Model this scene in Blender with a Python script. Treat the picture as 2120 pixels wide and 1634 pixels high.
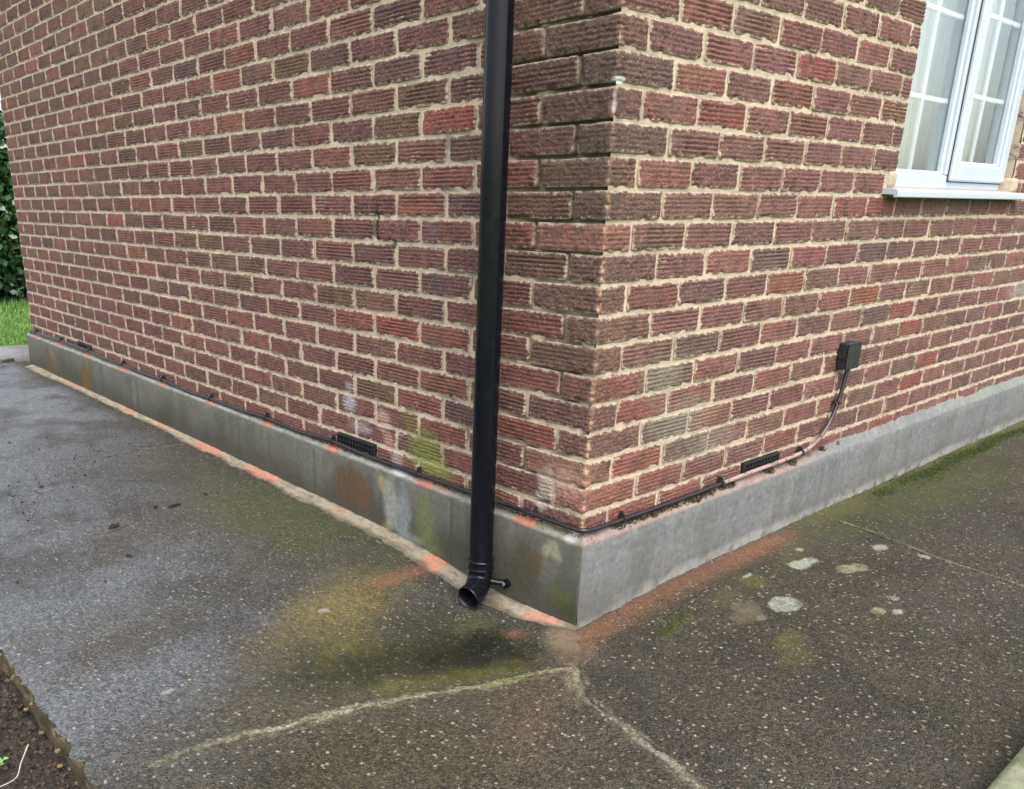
import bpy, math, random
import numpy as np
from mathutils import Vector, Matrix

scene = bpy.context.scene
for o in list(bpy.data.objects):
    bpy.data.objects.remove(o, do_unlink=True)
COL = scene.collection

# ------------------------------------------------------------------ camera
IMG_W = 2120.0
CAM = Vector((-1.65902844, -1.29615572, 0.76482711))
cam_data = bpy.data.cameras.new('camera')
cam = bpy.data.objects.new('camera', cam_data)
COL.objects.link(cam)
RX = Vector((0.7765374, -0.63006423, 0.00295348))
DN = Vector((-0.19959754, -0.25043936, -0.9473336))
FW = Vector((0.59762069, 0.73505046, -0.3202348))
cam.matrix_world = Matrix(((RX.x, -DN.x, -FW.x, CAM.x),
                           (RX.y, -DN.y, -FW.y, CAM.y),
                           (RX.z, -DN.z, -FW.z, CAM.z),
                           (0, 0, 0, 1)))
cam_data.sensor_fit = 'HORIZONTAL'
cam_data.sensor_width = 36.0
cam_data.lens = 1736.6866 / IMG_W * 36.0
cam_data.shift_x = 224.5946 / IMG_W
cam_data.shift_y = 197.1457 / IMG_W
cam_data.clip_start = 0.05
cam_data.clip_end = 2000
scene.camera = cam

# ------------------------------------------------------------------ sky and sun (overcast)
SUN_EL, SUN_AZ = math.radians(56), math.radians(205)
world = bpy.data.worlds.new('World')
scene.world = world
world.use_nodes = True
wn, wl = world.node_tree.nodes, world.node_tree.links
wn.clear()
w_out = wn.new('ShaderNodeOutputWorld')
w_bg = wn.new('ShaderNodeBackground')
w_bg.inputs['Strength'].default_value = 0.15
w_sky = wn.new('ShaderNodeTexSky')
w_sky.sky_type = 'NISHITA'
w_sky.sun_disc = False
w_sky.sun_elevation = SUN_EL
w_sky.sun_rotation = SUN_AZ
w_sky.dust_density = 4.0
w_sky.air_density = 1.3
w_hsv = wn.new('ShaderNodeHueSaturation')
w_hsv.inputs['Saturation'].default_value = 0.55
wl.new(w_sky.outputs[0], w_hsv.inputs['Color'])
wl.new(w_hsv.outputs[0], w_bg.inputs['Color'])
wl.new(w_bg.outputs[0], w_out.inputs['Surface'])

sun_data = bpy.data.lights.new('sun', 'SUN')
sun_data.energy = 0.55
sun_data.angle = math.radians(60)
sun_data.color = (1.0, 0.98, 0.955)
sun = bpy.data.objects.new('sun', sun_data)
COL.objects.link(sun)
# direction towards the sun: Nishita rotation is measured clockwise from +Y
sd = Vector((math.sin(SUN_AZ) * math.cos(SUN_EL), math.cos(SUN_AZ) * math.cos(SUN_EL), math.sin(SUN_EL)))
sun.rotation_euler = sd.to_track_quat('Z', 'Y').to_euler()

vs = scene.view_settings
vs.view_transform = 'Standard'
vs.look = 'None'
vs.exposure = 1.36
vs.gamma = 1.0
vs.use_curve_mapping = False
scene.render.engine = 'CYCLES'
scene.cycles.max_bounces = 5
scene.cycles.diffuse_bounces = 3
scene.cycles.glossy_bounces = 3
scene.cycles.transparent_max_bounces = 12

# ------------------------------------------------------------------ numeric helpers
rng = random.Random(7)


def _hash(ix, iy, seed):
    n = (ix.astype(np.int64) * 374761393 + iy.astype(np.int64) * 668265263 + seed * 974711) & 0xffffffff
    n = ((n ^ (n >> 13)) * 1274126177) & 0xffffffff
    n = ((n ^ (n >> 16)) * 2246822519) & 0xffffffff
    return ((n ^ (n >> 15)) & 0xffff) / 65535.0


def vnoise(x, y, seed=0):
    x = np.asarray(x, float); y = np.asarray(y, float)
    x, y = np.broadcast_arrays(x, y)
    ix, iy = np.floor(x), np.floor(y)
    fx, fy = x - ix, y - iy
    fx = fx * fx * (3 - 2 * fx); fy = fy * fy * (3 - 2 * fy)
    a = _hash(ix, iy, seed); b = _hash(ix + 1, iy, seed)
    c = _hash(ix, iy + 1, seed); d = _hash(ix + 1, iy + 1, seed)
    return (a * (1 - fx) + b * fx) * (1 - fy) + (c * (1 - fx) + d * fx) * fy


def fbm(x, y, seed=0, octv=4, gain=0.5):
    x = np.asarray(x, float); y = np.asarray(y, float)
    s, a, t = 0.0, 1.0, 0.0
    for o in range(octv):
        s = s + a * vnoise(x * 2 ** o + 17.3 * o, y * 2 ** o - 9.1 * o, seed + o * 31)
        t += a; a *= gain
    return s / t


def sstep(a, b, x):
    t = np.clip((np.asarray(x, float) - a) / (b - a), 0, 1)
    return t * t * (3 - 2 * t)


def mixc(c, mask, col):
    m = np.asarray(mask)[..., None]
    return c * (1 - m) + np.array(col) * m


# ------------------------------------------------------------------ scene helpers
def mesh_obj(name, verts, faces, mat=None, parent=None, smooth=False):
    me = bpy.data.meshes.new(name)
    me.from_pydata([tuple(v) for v in verts], [], [tuple(f) for f in faces])
    me.update()
    if smooth:
        me.polygons.foreach_set('use_smooth', [True] * len(me.polygons))
    if mat:
        me.materials.append(mat)
    return link(name, me, parent)


def grid_faces(nu, nv):
    """nu x nv vertices, index i*nv+j -> quads"""
    i, j = np.meshgrid(np.arange(nu - 1), np.arange(nv - 1), indexing='ij')
    a = (i * nv + j).ravel()
    return np.stack([a, a + nv, a + nv + 1, a + 1], 1)


def np_mesh(name, verts, quads, mat=None, smooth=True, cols=None, attrs=None, base=None):
    verts = np.asarray(verts, np.float32); quads = np.asarray(quads, np.int32)
    me = bpy.data.meshes.new(name)
    n = quads.shape[1]
    me.vertices.add(len(verts)); me.vertices.foreach_set('co', verts.ravel())
    me.loops.add(quads.size); me.loops.foreach_set('vertex_index', quads.ravel())
    me.polygons.add(len(quads))
    me.polygons.foreach_set('loop_start', np.arange(0, quads.size, n, dtype=np.int32))
    me.polygons.foreach_set('loop_total', np.full(len(quads), n, np.int32))
    me.update(calc_edges=True)
    if smooth:
        me.polygons.foreach_set('use_smooth', np.ones(len(quads), bool))
    if cols is not None:
        ca = me.color_attributes.new('Col', 'FLOAT_COLOR', 'POINT')
        c4 = np.ones((len(verts), 4), np.float32); c4[:, :3] = cols
        ca.data.foreach_set('color', c4.ravel())
    if base is not None:
        ca = me.color_attributes.new('Base', 'FLOAT_COLOR', 'POINT')
        c4 = np.ones((len(verts), 4), np.float32); c4[:, :3] = base
        ca.data.foreach_set('color', c4.ravel())
    for k, v in (attrs or {}).items():
        a = me.attributes.new(k, 'FLOAT', 'POINT')
        a.data.foreach_set('value', np.asarray(v, np.float32))
    if mat:
        me.materials.append(mat)
    return me


def link(name, me, parent=None):
    o = bpy.data.objects.new(name, me)
    COL.objects.link(o)
    if parent is not None:
        o.parent = parent
        o.matrix_parent_inverse = Matrix.Translation(-ORIG.get(parent.name, Vector((0, 0, 0))))
    return o


ORIG = {}


def thing(name, label, cat, loc=(0, 0, 0), group=None):
    o = bpy.data.objects.new(name, None)
    COL.objects.link(o)
    o.location = loc
    o.empty_display_size = 0.1
    ORIG[o.name] = Vector(loc)
    o['label'] = label; o['category'] = cat
    if group: o['group'] = group
    return o


def tag(o, label, cat, group=None):
    o['label'] = label; o['category'] = cat
    if group: o['group'] = group
    return o


class MB:
    """collects boxes, tubes and sweeps into one mesh"""
    def __init__(s): s.v, s.f = [], []

    def add(s, vs_, fs_):
        b = len(s.v)
        s.v += [tuple(v) for v in vs_]
        s.f += [tuple(i + b for i in f) for f in fs_]

    def box(s, a, b, bev=0.0):
        x0, y0, z0 = a; x1, y1, z1 = b
        if bev <= 0:
            s.add([(x0, y0, z0), (x1, y0, z0), (x1, y1, z0), (x0, y1, z0), (x0, y0, z1), (x1, y0, z1), (x1, y1, z1), (x0, y1, z1)],
                  [(0, 3, 2, 1), (4, 5, 6, 7), (0, 1, 5, 4), (1, 2, 6, 5), (2, 3, 7, 6), (3, 0, 4, 7)])
            return
        # chamfered box: 24 verts
        e = bev
        P = {}
        vs_ = []
        for sx in (0, 1):
            for sy in (0, 1):
                for sz in (0, 1):
                    X = (x0, x1)[sx]; Y = (y0, y1)[sy]; Z = (z0, z1)[sz]
                    dx = e if sx == 0 else -e; dy = e if sy == 0 else -e; dz = e if sz == 0 else -e
                    for ax, p in (('x', (X, Y + dy, Z + dz)), ('y', (X + dx, Y, Z + dz)), ('z', (X + dx, Y + dy, Z))):
                        P[(sx, sy, sz, ax)] = len(vs_); vs_.append(p)
        fs_ = []
        for sv in (0, 1):
            q = [P[(sv, a, b, 'x')] for a, b in ((0, 0), (1, 0), (1, 1), (0, 1))]; fs_.append(q if sv else q[::-1])
            q = [P[(a, sv, b, 'y')] for a, b in ((0, 0), (0, 1), (1, 1), (1, 0))]; fs_.append(q if sv else q[::-1])
            q = [P[(a, b, sv, 'z')] for a, b in ((0, 0), (1, 0), (1, 1), (0, 1))]; fs_.append(q if sv else q[::-1])
        for a in (0, 1):
            for b in (0, 1):
                fs_.append([P[(a, b, 0, 'x')], P[(a, b, 0, 'y')], P[(a, b, 1, 'y')], P[(a, b, 1, 'x')]])
                fs_.append([P[(a, 0, b, 'x')], P[(a, 0, b, 'z')], P[(a, 1, b, 'z')], P[(a, 1, b, 'x')]])
                fs_.append([P[(0, a, b, 'y')], P[(0, a, b, 'z')], P[(1, a, b, 'z')], P[(1, a, b, 'y')]])
                for c in (0, 1):
                    fs_.append([P[(a, b, c, 'x')], P[(a, b, c, 'y')], P[(a, b, c, 'z')]])
        s.add(vs_, fs_)

    def sweep(s, path, radii, seg=16, cap=(True, True)):
        path = [Vector(p) for p in path]
        if not hasattr(radii, '__len__'): radii = [radii] * len(path)
        rings = []
        ref = None
        for i, p in enumerate(path):
            t = (path[min(i + 1, len(path) - 1)] - path[max(i - 1, 0)])
            if t.length < 1e-9: t = path[i] - path[i - 2] if i > 1 else Vector((0, 0, 1))
            t.normalize()
            if ref is None:
                ref = Vector((1, 0, 0)) if abs(t.x) < .8 else Vector((0, 1, 0))
            n = (ref - t * ref.dot(t)).normalized(); b = t.cross(n); ref = n
            rings.append([p + (n * math.cos(a) + b * math.sin(a)) * radii[i] for a in [2 * math.pi * k / seg for k in range(seg)]])
        vs_ = [v for r in rings for v in r]
        fs_ = []
        for i in range(len(rings) - 1):
            for k in range(seg):
                k2 = (k + 1) % seg
                fs_.append((i * seg + k, i * seg + k2, (i + 1) * seg + k2, (i + 1) * seg + k))
        if cap[0]: fs_.append(tuple(range(seg))[::-1])
        if cap[1]: fs_.append(tuple((len(rings) - 1) * seg + k for k in range(seg)))
        s.add(vs_, fs_)

    def build(s, name, mat, parent=None, smooth=False, angle=None):
        o = mesh_obj(name, s.v, s.f, mat, parent, smooth)
        if smooth and angle:
            try:
                o.data.set_sharp_from_angle(angle=math.radians(angle))
            except Exception:
                pass
        return o


# ------------------------------------------------------------------ materials
class NT:
    def __init__(s, name):
        s.m = bpy.data.materials.new(name)
        s.m.use_nodes = True
        s.t = s.m.node_tree
        s.n, s.l = s.t.nodes, s.t.links
        s.p = s.n['Principled BSDF']
        s.out = s.n['Material Output']

    def new(s, typ, **kw):
        n = s.n.new(typ)
        for k, v in kw.items():
            setattr(n, k, v)
        return n

    def put(s, sock, val):
        if isinstance(val, bpy.types.NodeSocket): s.l.new(val, sock)
        elif val is not None:
            if hasattr(sock.default_value, '__len__') and not hasattr(val, '__len__'): val = (val,) * len(sock.default_value)
            if hasattr(val, '__len__') and len(val) == 3 and len(sock.default_value) == 4: val = (*val, 1)
            sock.default_value = val

    def math(s, op, a, b=None, c=None, clamp=False):
        n = s.new('ShaderNodeMath', operation=op, use_clamp=clamp)
        s.put(n.inputs[0], a); s.put(n.inputs[1], b); s.put(n.inputs[2], c)
        return n.outputs[0]

    def mix(s, f, a, b, mode='MIX'):
        n = s.new('ShaderNodeMix', data_type='RGBA', blend_type=mode, clamp_factor=True)
        s.put(n.inputs[0], f); s.put(n.inputs[6], a); s.put(n.inputs[7], b)
        return n.outputs[2]

    def ramp(s, x, a, b, lo=0.0, hi=1.0):
        n = s.new('ShaderNodeMapRange', interpolation_type='SMOOTHSTEP')
        s.put(n.inputs[0], x); s.put(n.inputs[1], a); s.put(n.inputs[2], b); s.put(n.inputs[3], lo); s.put(n.inputs[4], hi)
        return n.outputs[0]

    def noise(s, vec, scale, detail=4, rough=0.55, out=0, dist=0.0):
        n = s.new('ShaderNodeTexNoise')
        if vec is not None: s.l.new(vec, n.inputs['Vector'])
        n.inputs['Scale'].default_value = scale
        # octaves finer than about a millimetre would never show
        n.inputs['Detail'].default_value = max(0.0, min(detail, math.log2(900.0 / scale)))
        n.inputs['Roughness'].default_value = rough
        n.inputs['Distortion'].default_value = dist
        return n.outputs[out]

    def voronoi(s, vec, scale, feature='F1', rnd=1.0):
        n = s.new('ShaderNodeTexVoronoi', feature=feature)
        s.l.new(vec, n.inputs['Vector'])
        n.inputs['Scale'].default_value = scale
        n.inputs['Randomness'].default_value = rnd
        return n

    def vmath(s, op, a, b=None, scale=None):
        n = s.new('ShaderNodeVectorMath', operation=op)
        s.put(n.inputs[0], a)
        if b is not None: s.put(n.inputs[1], b)
        if scale is not None: s.put(n.inputs['Scale'], scale)
        return n.outputs['Value'] if op in ('LENGTH', 'DOT_PRODUCT', 'DISTANCE') else n.outputs[0]

    def attr(s, name, typ='GEOMETRY', out='Fac'):
        n = s.new('ShaderNodeAttribute', attribute_name=name, attribute_type=typ)
        return n.outputs[out]

    def bump(s, h, strength=0.5, dist=0.002, normal=None):
        n = s.new('ShaderNodeBump')
        n.inputs['Strength'].default_value = strength
        n.inputs['Distance'].default_value = dist
        s.l.new(h, n.inputs['Height'])
        if normal: s.l.new(normal, n.inputs['Normal'])
        return n.outputs[0]

    def pos(s): return s.new('ShaderNodeNewGeometry').outputs['Position']

    def obj(s): return s.new('ShaderNodeTexCoord').outputs['Object']

    def set(s, color=None, rough=None, normal=None, metal=None, spec=None, **kw):
        s.put(s.p.inputs['Base Color'], color)
        s.put(s.p.inputs['Roughness'], rough)
        if normal: s.l.new(normal, s.p.inputs['Normal'])
        if metal is not None: s.put(s.p.inputs['Metallic'], metal)
        if spec is not None: s.put(s.p.inputs['Specular IOR Level'], spec)
        for k, v in kw.items(): s.put(s.p.inputs[k], v)
        return s.m


def blob(t, pos, c, r, edge, ns, rag=0.35):
    """ragged ellipsoid mask around world point c with radii r"""
    d = t.vmath('SUBTRACT', pos, c)
    d = t.vmath('DIVIDE', d, r)
    ln = t.vmath('LENGTH', d)
    v = t.math('ADD', ln, t.math('MULTIPLY', t.math('SUBTRACT', ns, 0.5), rag * 2))
    return t.ramp(v, 1.0, 1.0 - edge, 0.0, 1.0)


# stains on the brick face: (centre, radii, colour, strength, softness, noise scale)
WALL_STAINS = [
    ((0, .10, .98), (.06, .30, .46), (.060, .046, .034), .50, .8, 40),
    ((0, .05, .40), (.06, .20, .20), (.075, .058, .042), .35, .8, 40),
    ((0, .640, .045), (.06, .125, .085), (.16, .18, .035), .80, .7, 40),
    ((0, .600, -.01), (.06, .14, .045), (.20, .24, .05), .70, .7, 40),
    ((0, .720, .120), (.06, .05, .07), (.15, .15, .04), .55, .8, 40),
    ((0, 1.045, .115), (.06, .055, .045), (.50, .50, .56), .62, .7, 60),
    ((0, 1.045, .170), (.06, .035, .03), (.5, .5, .56), .45, .8, 60),
    ((0, .985, .04), (.06, .09, .03), (.5, .5, .55), .40, .8, 50),
    ((0, .877, .72), (.06, .009, .085), (.015, .012, .015), .85, .5, 30),
    ((0, .898, .70), (.06, .016, .035), (.02, .016, .02), .8, .5, 40),
    ((0, .796, .655), (.06, .014, .02), (.03, .025, .03), .8, .6, 40),
    ((0, .565, .93), (.06, .035, .03), (.05, .05, .055), .55, .7, 50),
    ((0, .580, .80), (.06, .035, .06), (.11, .105, .11), .40, .8, 45),
    ((0, .625, .69), (.06, .045, .06), (.11, .105, .115), .40, .8, 45),
    ((0, .595, .56), (.06, .035, .07), (.085, .08, .085), .45, .8, 45),
    ((0, .590, .46), (.06, .045, .05), (.11, .10, .11), .38, .8, 45),
    ((0, .620, .37), (.06, .03, .05), (.10, .095, .10), .38, .8, 45),
    ((0, .520, .20), (.06, .02, .06), (.055, .055, .06), .6, .7, 45),
    ((0, .860, .09), (.06, .055, .05), (.52, .36, .29), .6, .6, 60),
    ((0, .830, .025), (.06, .035, .05), (.55, .30, .26), .6, .7, 60),
    ((0, .780, -.03), (.06, .045, .04), (.5, .44, .38), .5, .7, 60),
    ((0, .070, .075), (.06, .11, .075), (.50, .30, .23), .60, .8, 45),
    ((0, .130, .055), (.06, .045, .06), (.46, .41, .33), .6, .6, 60),
    ((0, .150, .000), (.06, .03, .035), (.5, .46, .38), .6, .6, 60),
    ((.016, .0, 1.032), (.022, .05, .010), (.75, .77, .80), .9, .5, 60),
    ((.004, .004, .985), (.007, .007, .04), (.5, .5, .5), .5, .7, 80),
    ((.30, 0, .33), (.16, .06, .10), (.30, .34, .26), .26, .8, 40),
    ((.42, 0, .20), (.25, .06, .10), (.33, .37, .29), .26, .8, 40),
    ((.60, 0, .10), (.22, .06, .07), (.30, .34, .26), .26, .8, 40),
    ((2.62, 0, .53), (.012, .06, .03), (.5, .5, .62), .6, .5, 40),
    ((3.1, 0, .40), (.25, .06, .06), (.45, .45, .42), .35, .8, 30),
]


def stain_chain(t, col, pos, k=1.0):
    shared = t.noise(pos, 45, 5, .65)
    for c, r, sc, st, ed, _ in WALL_STAINS:
        m = blob(t, pos, c, r, ed, shared, .45)
        col = t.mix(t.math('MULTIPLY', m, st * k), col, sc)
    return col


def brick_material(name, source, stained=True):
    t = NT(name)
    pos = t.pos()
    if source == 'object':
        oi = t.new('ShaderNodeObjectInfo')
        base = oi.outputs['Color']
        off = t.vmath('ADD', pos, t.vmath('SCALE', (13.1, 7.7, 3.3), scale=oi.outputs['Random']))
    else:
        base = t.attr('Col', out='Color')
        off = pos
    edge = t.attr('edge')
    arr = t.attr('arris')
    n1 = t.noise(off, 22, 5, .6)
    n2 = t.noise(off, 95, 4, .65)
    n3 = t.noise(off, 340, 3, .7)
    # clay body: mottled darker fire marks and lighter sandy spots
    col = t.mix(t.ramp(n1, .40, .70), base, t.mix(.6, base, (.045, .030, .028), 'MIX'))
    n4 = t.noise(off, 190, 4, .75)
    col = t.mix(t.ramp(n2, .50, .72, 0, .8), col, t.mix(.45, col, (.30, .18, .14)))
    col = t.mix(t.ramp(n4, .30, .46, .7, 0), col, t.mix(.7, col, (.030, .020, .020)))
    col = t.mix(t.ramp(n4, .55, .72, 0, .75), col, (.36, .225, .165))
    col = t.mix(t.ramp(n3, .60, .78, 0, .5), col, (.42, .29, .21))
    olive = t.noise(off, 9, 3, .5)
    col = t.mix(t.ramp(olive, .60, .78, 0, .30), col, (.130, .088, .062))
    # mortar smeared over the arrises
    sm = t.noise(off, 55, 5, .7)
    e = t.math('MULTIPLY', t.math('SUBTRACT', 1.0, edge), .42)
    col = t.mix(t.ramp(t.math('ADD', sm, e), .74, .92, 0, .75), col, (.50, .42, .32))
    # chipped corner arris shows paler clay
    ar = t.math('MULTIPLY', arr, t.ramp(t.noise(off, 60, 5, .7), .36, .56))
    col = t.mix(ar, col, (.50, .30, .20))
    if stained: col = stain_chain(t, col, pos, .9)
    h = t.math('ADD', t.math('MULTIPLY', n2, 1.0), t.math('MULTIPLY', n3, .8))
    h = t.math('ADD', h, n4)
    nm = t.bump(h, 0.85, .0030)
    return t.set(col, t.ramp(n2, .3, .7, .72, .92), nm, spec=.35)


def mortar_material(name='mortar', stained=True):
    t = NT(name)
    pos = t.pos()
    n1 = t.noise(pos, 3.2, 5, .6); n2 = t.noise(pos, 45, 5, .65); n3 = t.noise(pos, 420, 3, .7)
    col = t.mix(t.ramp(n1, .35, .7), (.54, .435, .325), (.41, .335, .255))
    col = t.mix(t.ramp(n2, .52, .75), col, (.57, .475, .365))
    col = t.mix(t.ramp(t.noise(pos, 70, 5, .7), .54, .76, 0, .7), col, (.20, .165, .13))
    col = t.mix(t.ramp(t.noise(pos, 13, 4, .65), .50, .72, 0, .55), col, (.23, .19, .15))
    col = t.mix(t.ramp(n3, .58, .8, 0, .4), col, (.30, .25, .19))
    col = t.mix(t.attr('rake_dark'), col, (.10, .085, .065))
    if stained: col = stain_chain(t, col, pos, .9)
    nm = t.bump(t.math('ADD', n2, t.math('MULTIPLY', n3, .6)), .8, .0035)
    return t.set(col, .9, nm, spec=.25)


def vcol_material(name, agg=0.0, rough=.85, bump=.7, dist=.003, wet=False, fine=500):
    """vertex-coloured cement / concrete with optional exposed aggregate"""
    t = NT(name)
    pos = t.pos()
    col = t.attr('Col', out='Color')
    n2 = t.noise(pos, 60, 5, .65); n3 = t.noise(pos, fine, 3, .7)
    if agg:
        # stains break up into grains and follow the texture of the surface
        br = t.math('ADD', t.math('MULTIPLY', t.noise(pos, 170, 3, .7), .55), t.math('MULTIPLY', n2, .45))
        col = t.mix(t.ramp(br, .41, .52, .62, 1.0), t.attr('Base', out='Color'), col)
    col = t.mix(t.ramp(n2, .35, .7, 0, .5), col, t.mix(.5, col, (.02, .02, .018)))
    col = t.mix(t.ramp(n3, .52, .8, 0, .4), col, t.mix(.7, t.mix(1.0, col, (2.2, 2.1, 1.9), 'MULTIPLY'), col))
    h = t.math('ADD', t.math('MULTIPLY', n2, .8), t.math('MULTIPLY', n3, .5))
    if agg:
        am = t.attr('agg')
        warp = t.vmath('ADD', pos, t.vmath('SCALE', t.noise(pos, 90, 2, .5, out=1), scale=.006))
        # packed grains of uneven tone
        vp = t.voronoi(warp, 165)
        cp = t.new('ShaderNodeSeparateColor'); t.l.new(vp.outputs['Color'], cp.inputs[0])
        tone_ = t.ramp(cp.outputs[0], 0, 1, .55, 1.55)
        cmb = t.new('ShaderNodeCombineColor'); [t.l.new(tone_, q) for q in cmb.inputs]
        col = t.mix(t.math('MULTIPLY', am, .8), col, t.mix(1.0, col, cmb.outputs[0], 'MULTIPLY'))
        h = t.math('ADD', h, t.math('MULTIPLY', t.ramp(vp.outputs['Distance'], .6, .1, 0, 1), t.math('MULTIPLY', am, .9)))
        for sc, thr, st, rnd in ((250, .36, .20, .62), (92, .33, .44, .82)):
            v = t.voronoi(warp, sc)
            cr = t.new('ShaderNodeSeparateColor'); t.l.new(v.outputs['Color'], cr.inputs[0])
            pick = t.math('GREATER_THAN', cr.outputs[0], rnd)
            m = t.math('MULTIPLY', t.ramp(v.outputs['Distance'], thr + .12, thr - .06, 0, 1), pick)
            m = t.math('MULTIPLY', m, am)
            stone = t.mix(cr.outputs[1], (.42, .37, .28), (.11, .09, .065))
            stone = t.mix(t.ramp(cr.outputs[2], .86, .97), stone, (.30, .21, .13))
            col = t.mix(t.math('MULTIPLY', m, st * 2), col, stone)
            h = t.math('ADD', h, t.math('MULTIPLY', m, .8))
            # little dark pits between the stones
            pit = t.math('MULTIPLY', t.ramp(v.outputs['Distance'], .45, .8, 0, .5), am)
            col = t.mix(pit, col, t.mix(.5, col, (.015, .014, .012)))
            h = t.math('SUBTRACT', h, t.math('MULTIPLY', pit, .8))
    r = rough
    if wet:
        w = t.attr('wet')
        wn_ = t.math('MULTIPLY', w, t.ramp(t.noise(pos, 14, 5, .65), .25, .62, .45, 1.0))
        r = t.math('SUBTRACT', rough, t.math('MULTIPLY', wn_, rough - .26))
        col = t.mix(t.math('MULTIPLY', wn_, .45), col, t.mix(.5, col, (.01, .01, .01)))
        h = t.math('MULTIPLY', h, t.math('SUBTRACT', 1.0, t.math('MULTIPLY', wn_, .60)))
    nm = t.bump(h, bump, dist)
    return t.set(col, r, nm, spec=(t.math('ADD', .25, t.math('MULTIPLY', wn_, .35)) if wet else .3))


def plain(name, color, rough=.5, bump=None, spec=.5, var=.0, metal=0.0):
    t = NT(name)
    pos = t.pos()
    c = color
    if var:
        c = t.mix(t.ramp(t.noise(pos, 30, 4, .6), .35, .7), color, tuple(x * (1 - var) for x in color))
    nm = t.bump(t.noise(pos, bump[0], 4, .6), bump[1], bump[2]) if bump else None
    return t.set(c, rough, nm, metal, spec)


M = {}
M['brick'] = brick_material('rustic_brick', 'object')
M['brick_clean'] = brick_material('rustic_brick_clean', 'object', False)
M['brick_far'] = brick_material('rustic_brick_joined', 'attr', False)
M['mortar'] = mortar_material()
M['mortar_clean'] = mortar_material('mortar_clean', False)
M['plinth'] = vcol_material('cement_render', 0, .86, .55, .0022)
M['concrete'] = vcol_material('aggregate_concrete', 1.0, .80, .9, .0046, wet=True, fine=420)
M['joint'] = vcol_material('cement_joint', 0, .88, .8, .004, fine=350)


def pvc_black():
    t = NT('black_plastic')
    pos = t.pos()
    n = t.noise(pos, 40, 5, .7)
    sp = t.noise(pos, 230, 2, .5)
    col = t.mix(t.ramp(n, .5, .8, 0, .6), (.0045, .005, .008), (.010, .011, .014))
    col = t.mix(t.ramp(sp, .74, .80, 0, .4), col, (.16, .16, .16))
    r = t.ramp(n, .3, .75, .10, .20)
    return t.set(col, r, t.bump(t.noise(pos, 9, 3, .5), .04, .004), spec=.24)


M['pvc'] = pvc_black()
M['pvc_inner'] = plain('black_plastic_inner', (.006, .006, .009), .45)


def cable_mat():
    t = NT('cable_sheath')
    pos = t.pos()
    n = t.noise(pos, 60, 4, .6)
    x = t.new('ShaderNodeSeparateXYZ'); t.l.new(pos, x.inputs[0])
    m = t.math('MULTIPLY', t.ramp(x.outputs[0], .63, .66), t.ramp(x.outputs[0], 1.34, 1.15))
    m = t.math('MULTIPLY', m, t.ramp(t.noise(pos, 40, 4, .7), .30, .50))
    col = t.mix(t.ramp(n, .5, .8, 0, .5), (.014, .012, .016), (.06, .05, .05))
    col = t.mix(t.math('MULTIPLY', m, .62), col, (.55, .38, .34))
    return t.set(col, .28)


M['cable'] = cable_mat()
M['clip'] = plain('clip_plastic', (.022, .02, .024), .4, var=.4)
M['nail'] = plain('nail_steel', (.55, .55, .56), .35, metal=.9)


def upvc():
    t = NT('white_upvc')
    pos = t.pos()
    n = t.noise(pos, 18, 4, .6)
    col = t.mix(t.ramp(n, .45, .75, 0, .5), (.47, .515, .575), (.42, .46, .51))
    return t.set(col, .32, spec=.5)


M['upvc'] = upvc()
M['gasket'] = plain('gasket_rubber', (.03, .03, .032), .6)
M['box'] = plain('junction_box_plastic', (.022, .022, .025), .5, (60, .35, .002), var=.5)


def glass():
    t = NT('window_glass')
    g = t.new('ShaderNodeBsdfGlossy'); g.inputs['Roughness'].default_value = 0.01
    g.inputs['Color'].default_value = (.95, .97, 1, 1)
    tr = t.new('ShaderNodeBsdfTransparent'); tr.inputs['Color'].default_value = (.97, .985, .985, 1)
    fr = t.new('ShaderNodeFresnel'); fr.inputs['IOR'].default_value = 1.52
    mx = t.new('ShaderNodeMixShader')
    t.l.new(t.math('MULTIPLY', fr.outputs[0], .42, clamp=True), mx.inputs[0])
    t.l.new(tr.outputs[0], mx.inputs[1]); t.l.new(g.outputs[0], mx.inputs[2])
    t.l.new(mx.outputs[0], t.out.inputs['Surface'])
    return t.m


M['glass'] = glass()


def curtain_mat():
    t = NT('curtain_cloth')
    pos = t.pos()
    n = t.noise(t.vmath('MULTIPLY', pos, (1, 1, .05)), 40, 4, .6)
    col = t.mix(t.ramp(n, .4, .7), (.88, .82, .68), (.74, .68, .55))
    return t.set(col, .9, spec=.1, **{'Sheen Weight': .2})


M['curtain'] = curtain_mat()
M['bar_white'] = plain('glazing_bar_white', (.86, .88, .90), .3)


def leaf_mat(name, a, b, rough=.35, trans=.0):
    t = NT(name)
    v = t.new('ShaderNodeObjectInfo')
    rnd = t.attr('rnd')
    col = t.mix(rnd, a, b)
    return t.set(col, rough, spec=.5, **({'Transmission Weight': trans} if trans else {}))


M['hedge_leaf'] = leaf_mat('hedge_leaf', (.012, .040, .014), (.055, .125, .04), .30)
M['grass'] = leaf_mat('grass_blade', (.065, .15, .025), (.20, .34, .07), .7)
M['moss'] = leaf_mat('moss', (.03, .045, .010), (.075, .10, .022), .9)
M['moss_brown'] = leaf_mat('dry_moss', (.035, .025, .016), (.13, .10, .055), .95)
M['sprig'] = leaf_mat('sprig_leaf', (.10, .26, .06), (.22, .42, .14), .5)
M['stem'] = plain('woody_stem', (.09, .065, .045), .9, var=.4)
M['twig'] = plain('pale_twig', (.42, .37, .31), .8, var=.4)
M['leaf_brown'] = plain('brown_leaf', (.36, .15, .075), .55, (90, .4, .002), var=.45)
M['leaf_dark'] = plain('dark_wet_leaf', (.030, .020, .013), .35, (90, .4, .002), var=.4)
M['litter'] = leaf_mat('soil_litter', (.012, .009, .007), (.085, .058, .035), .9)
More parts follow.
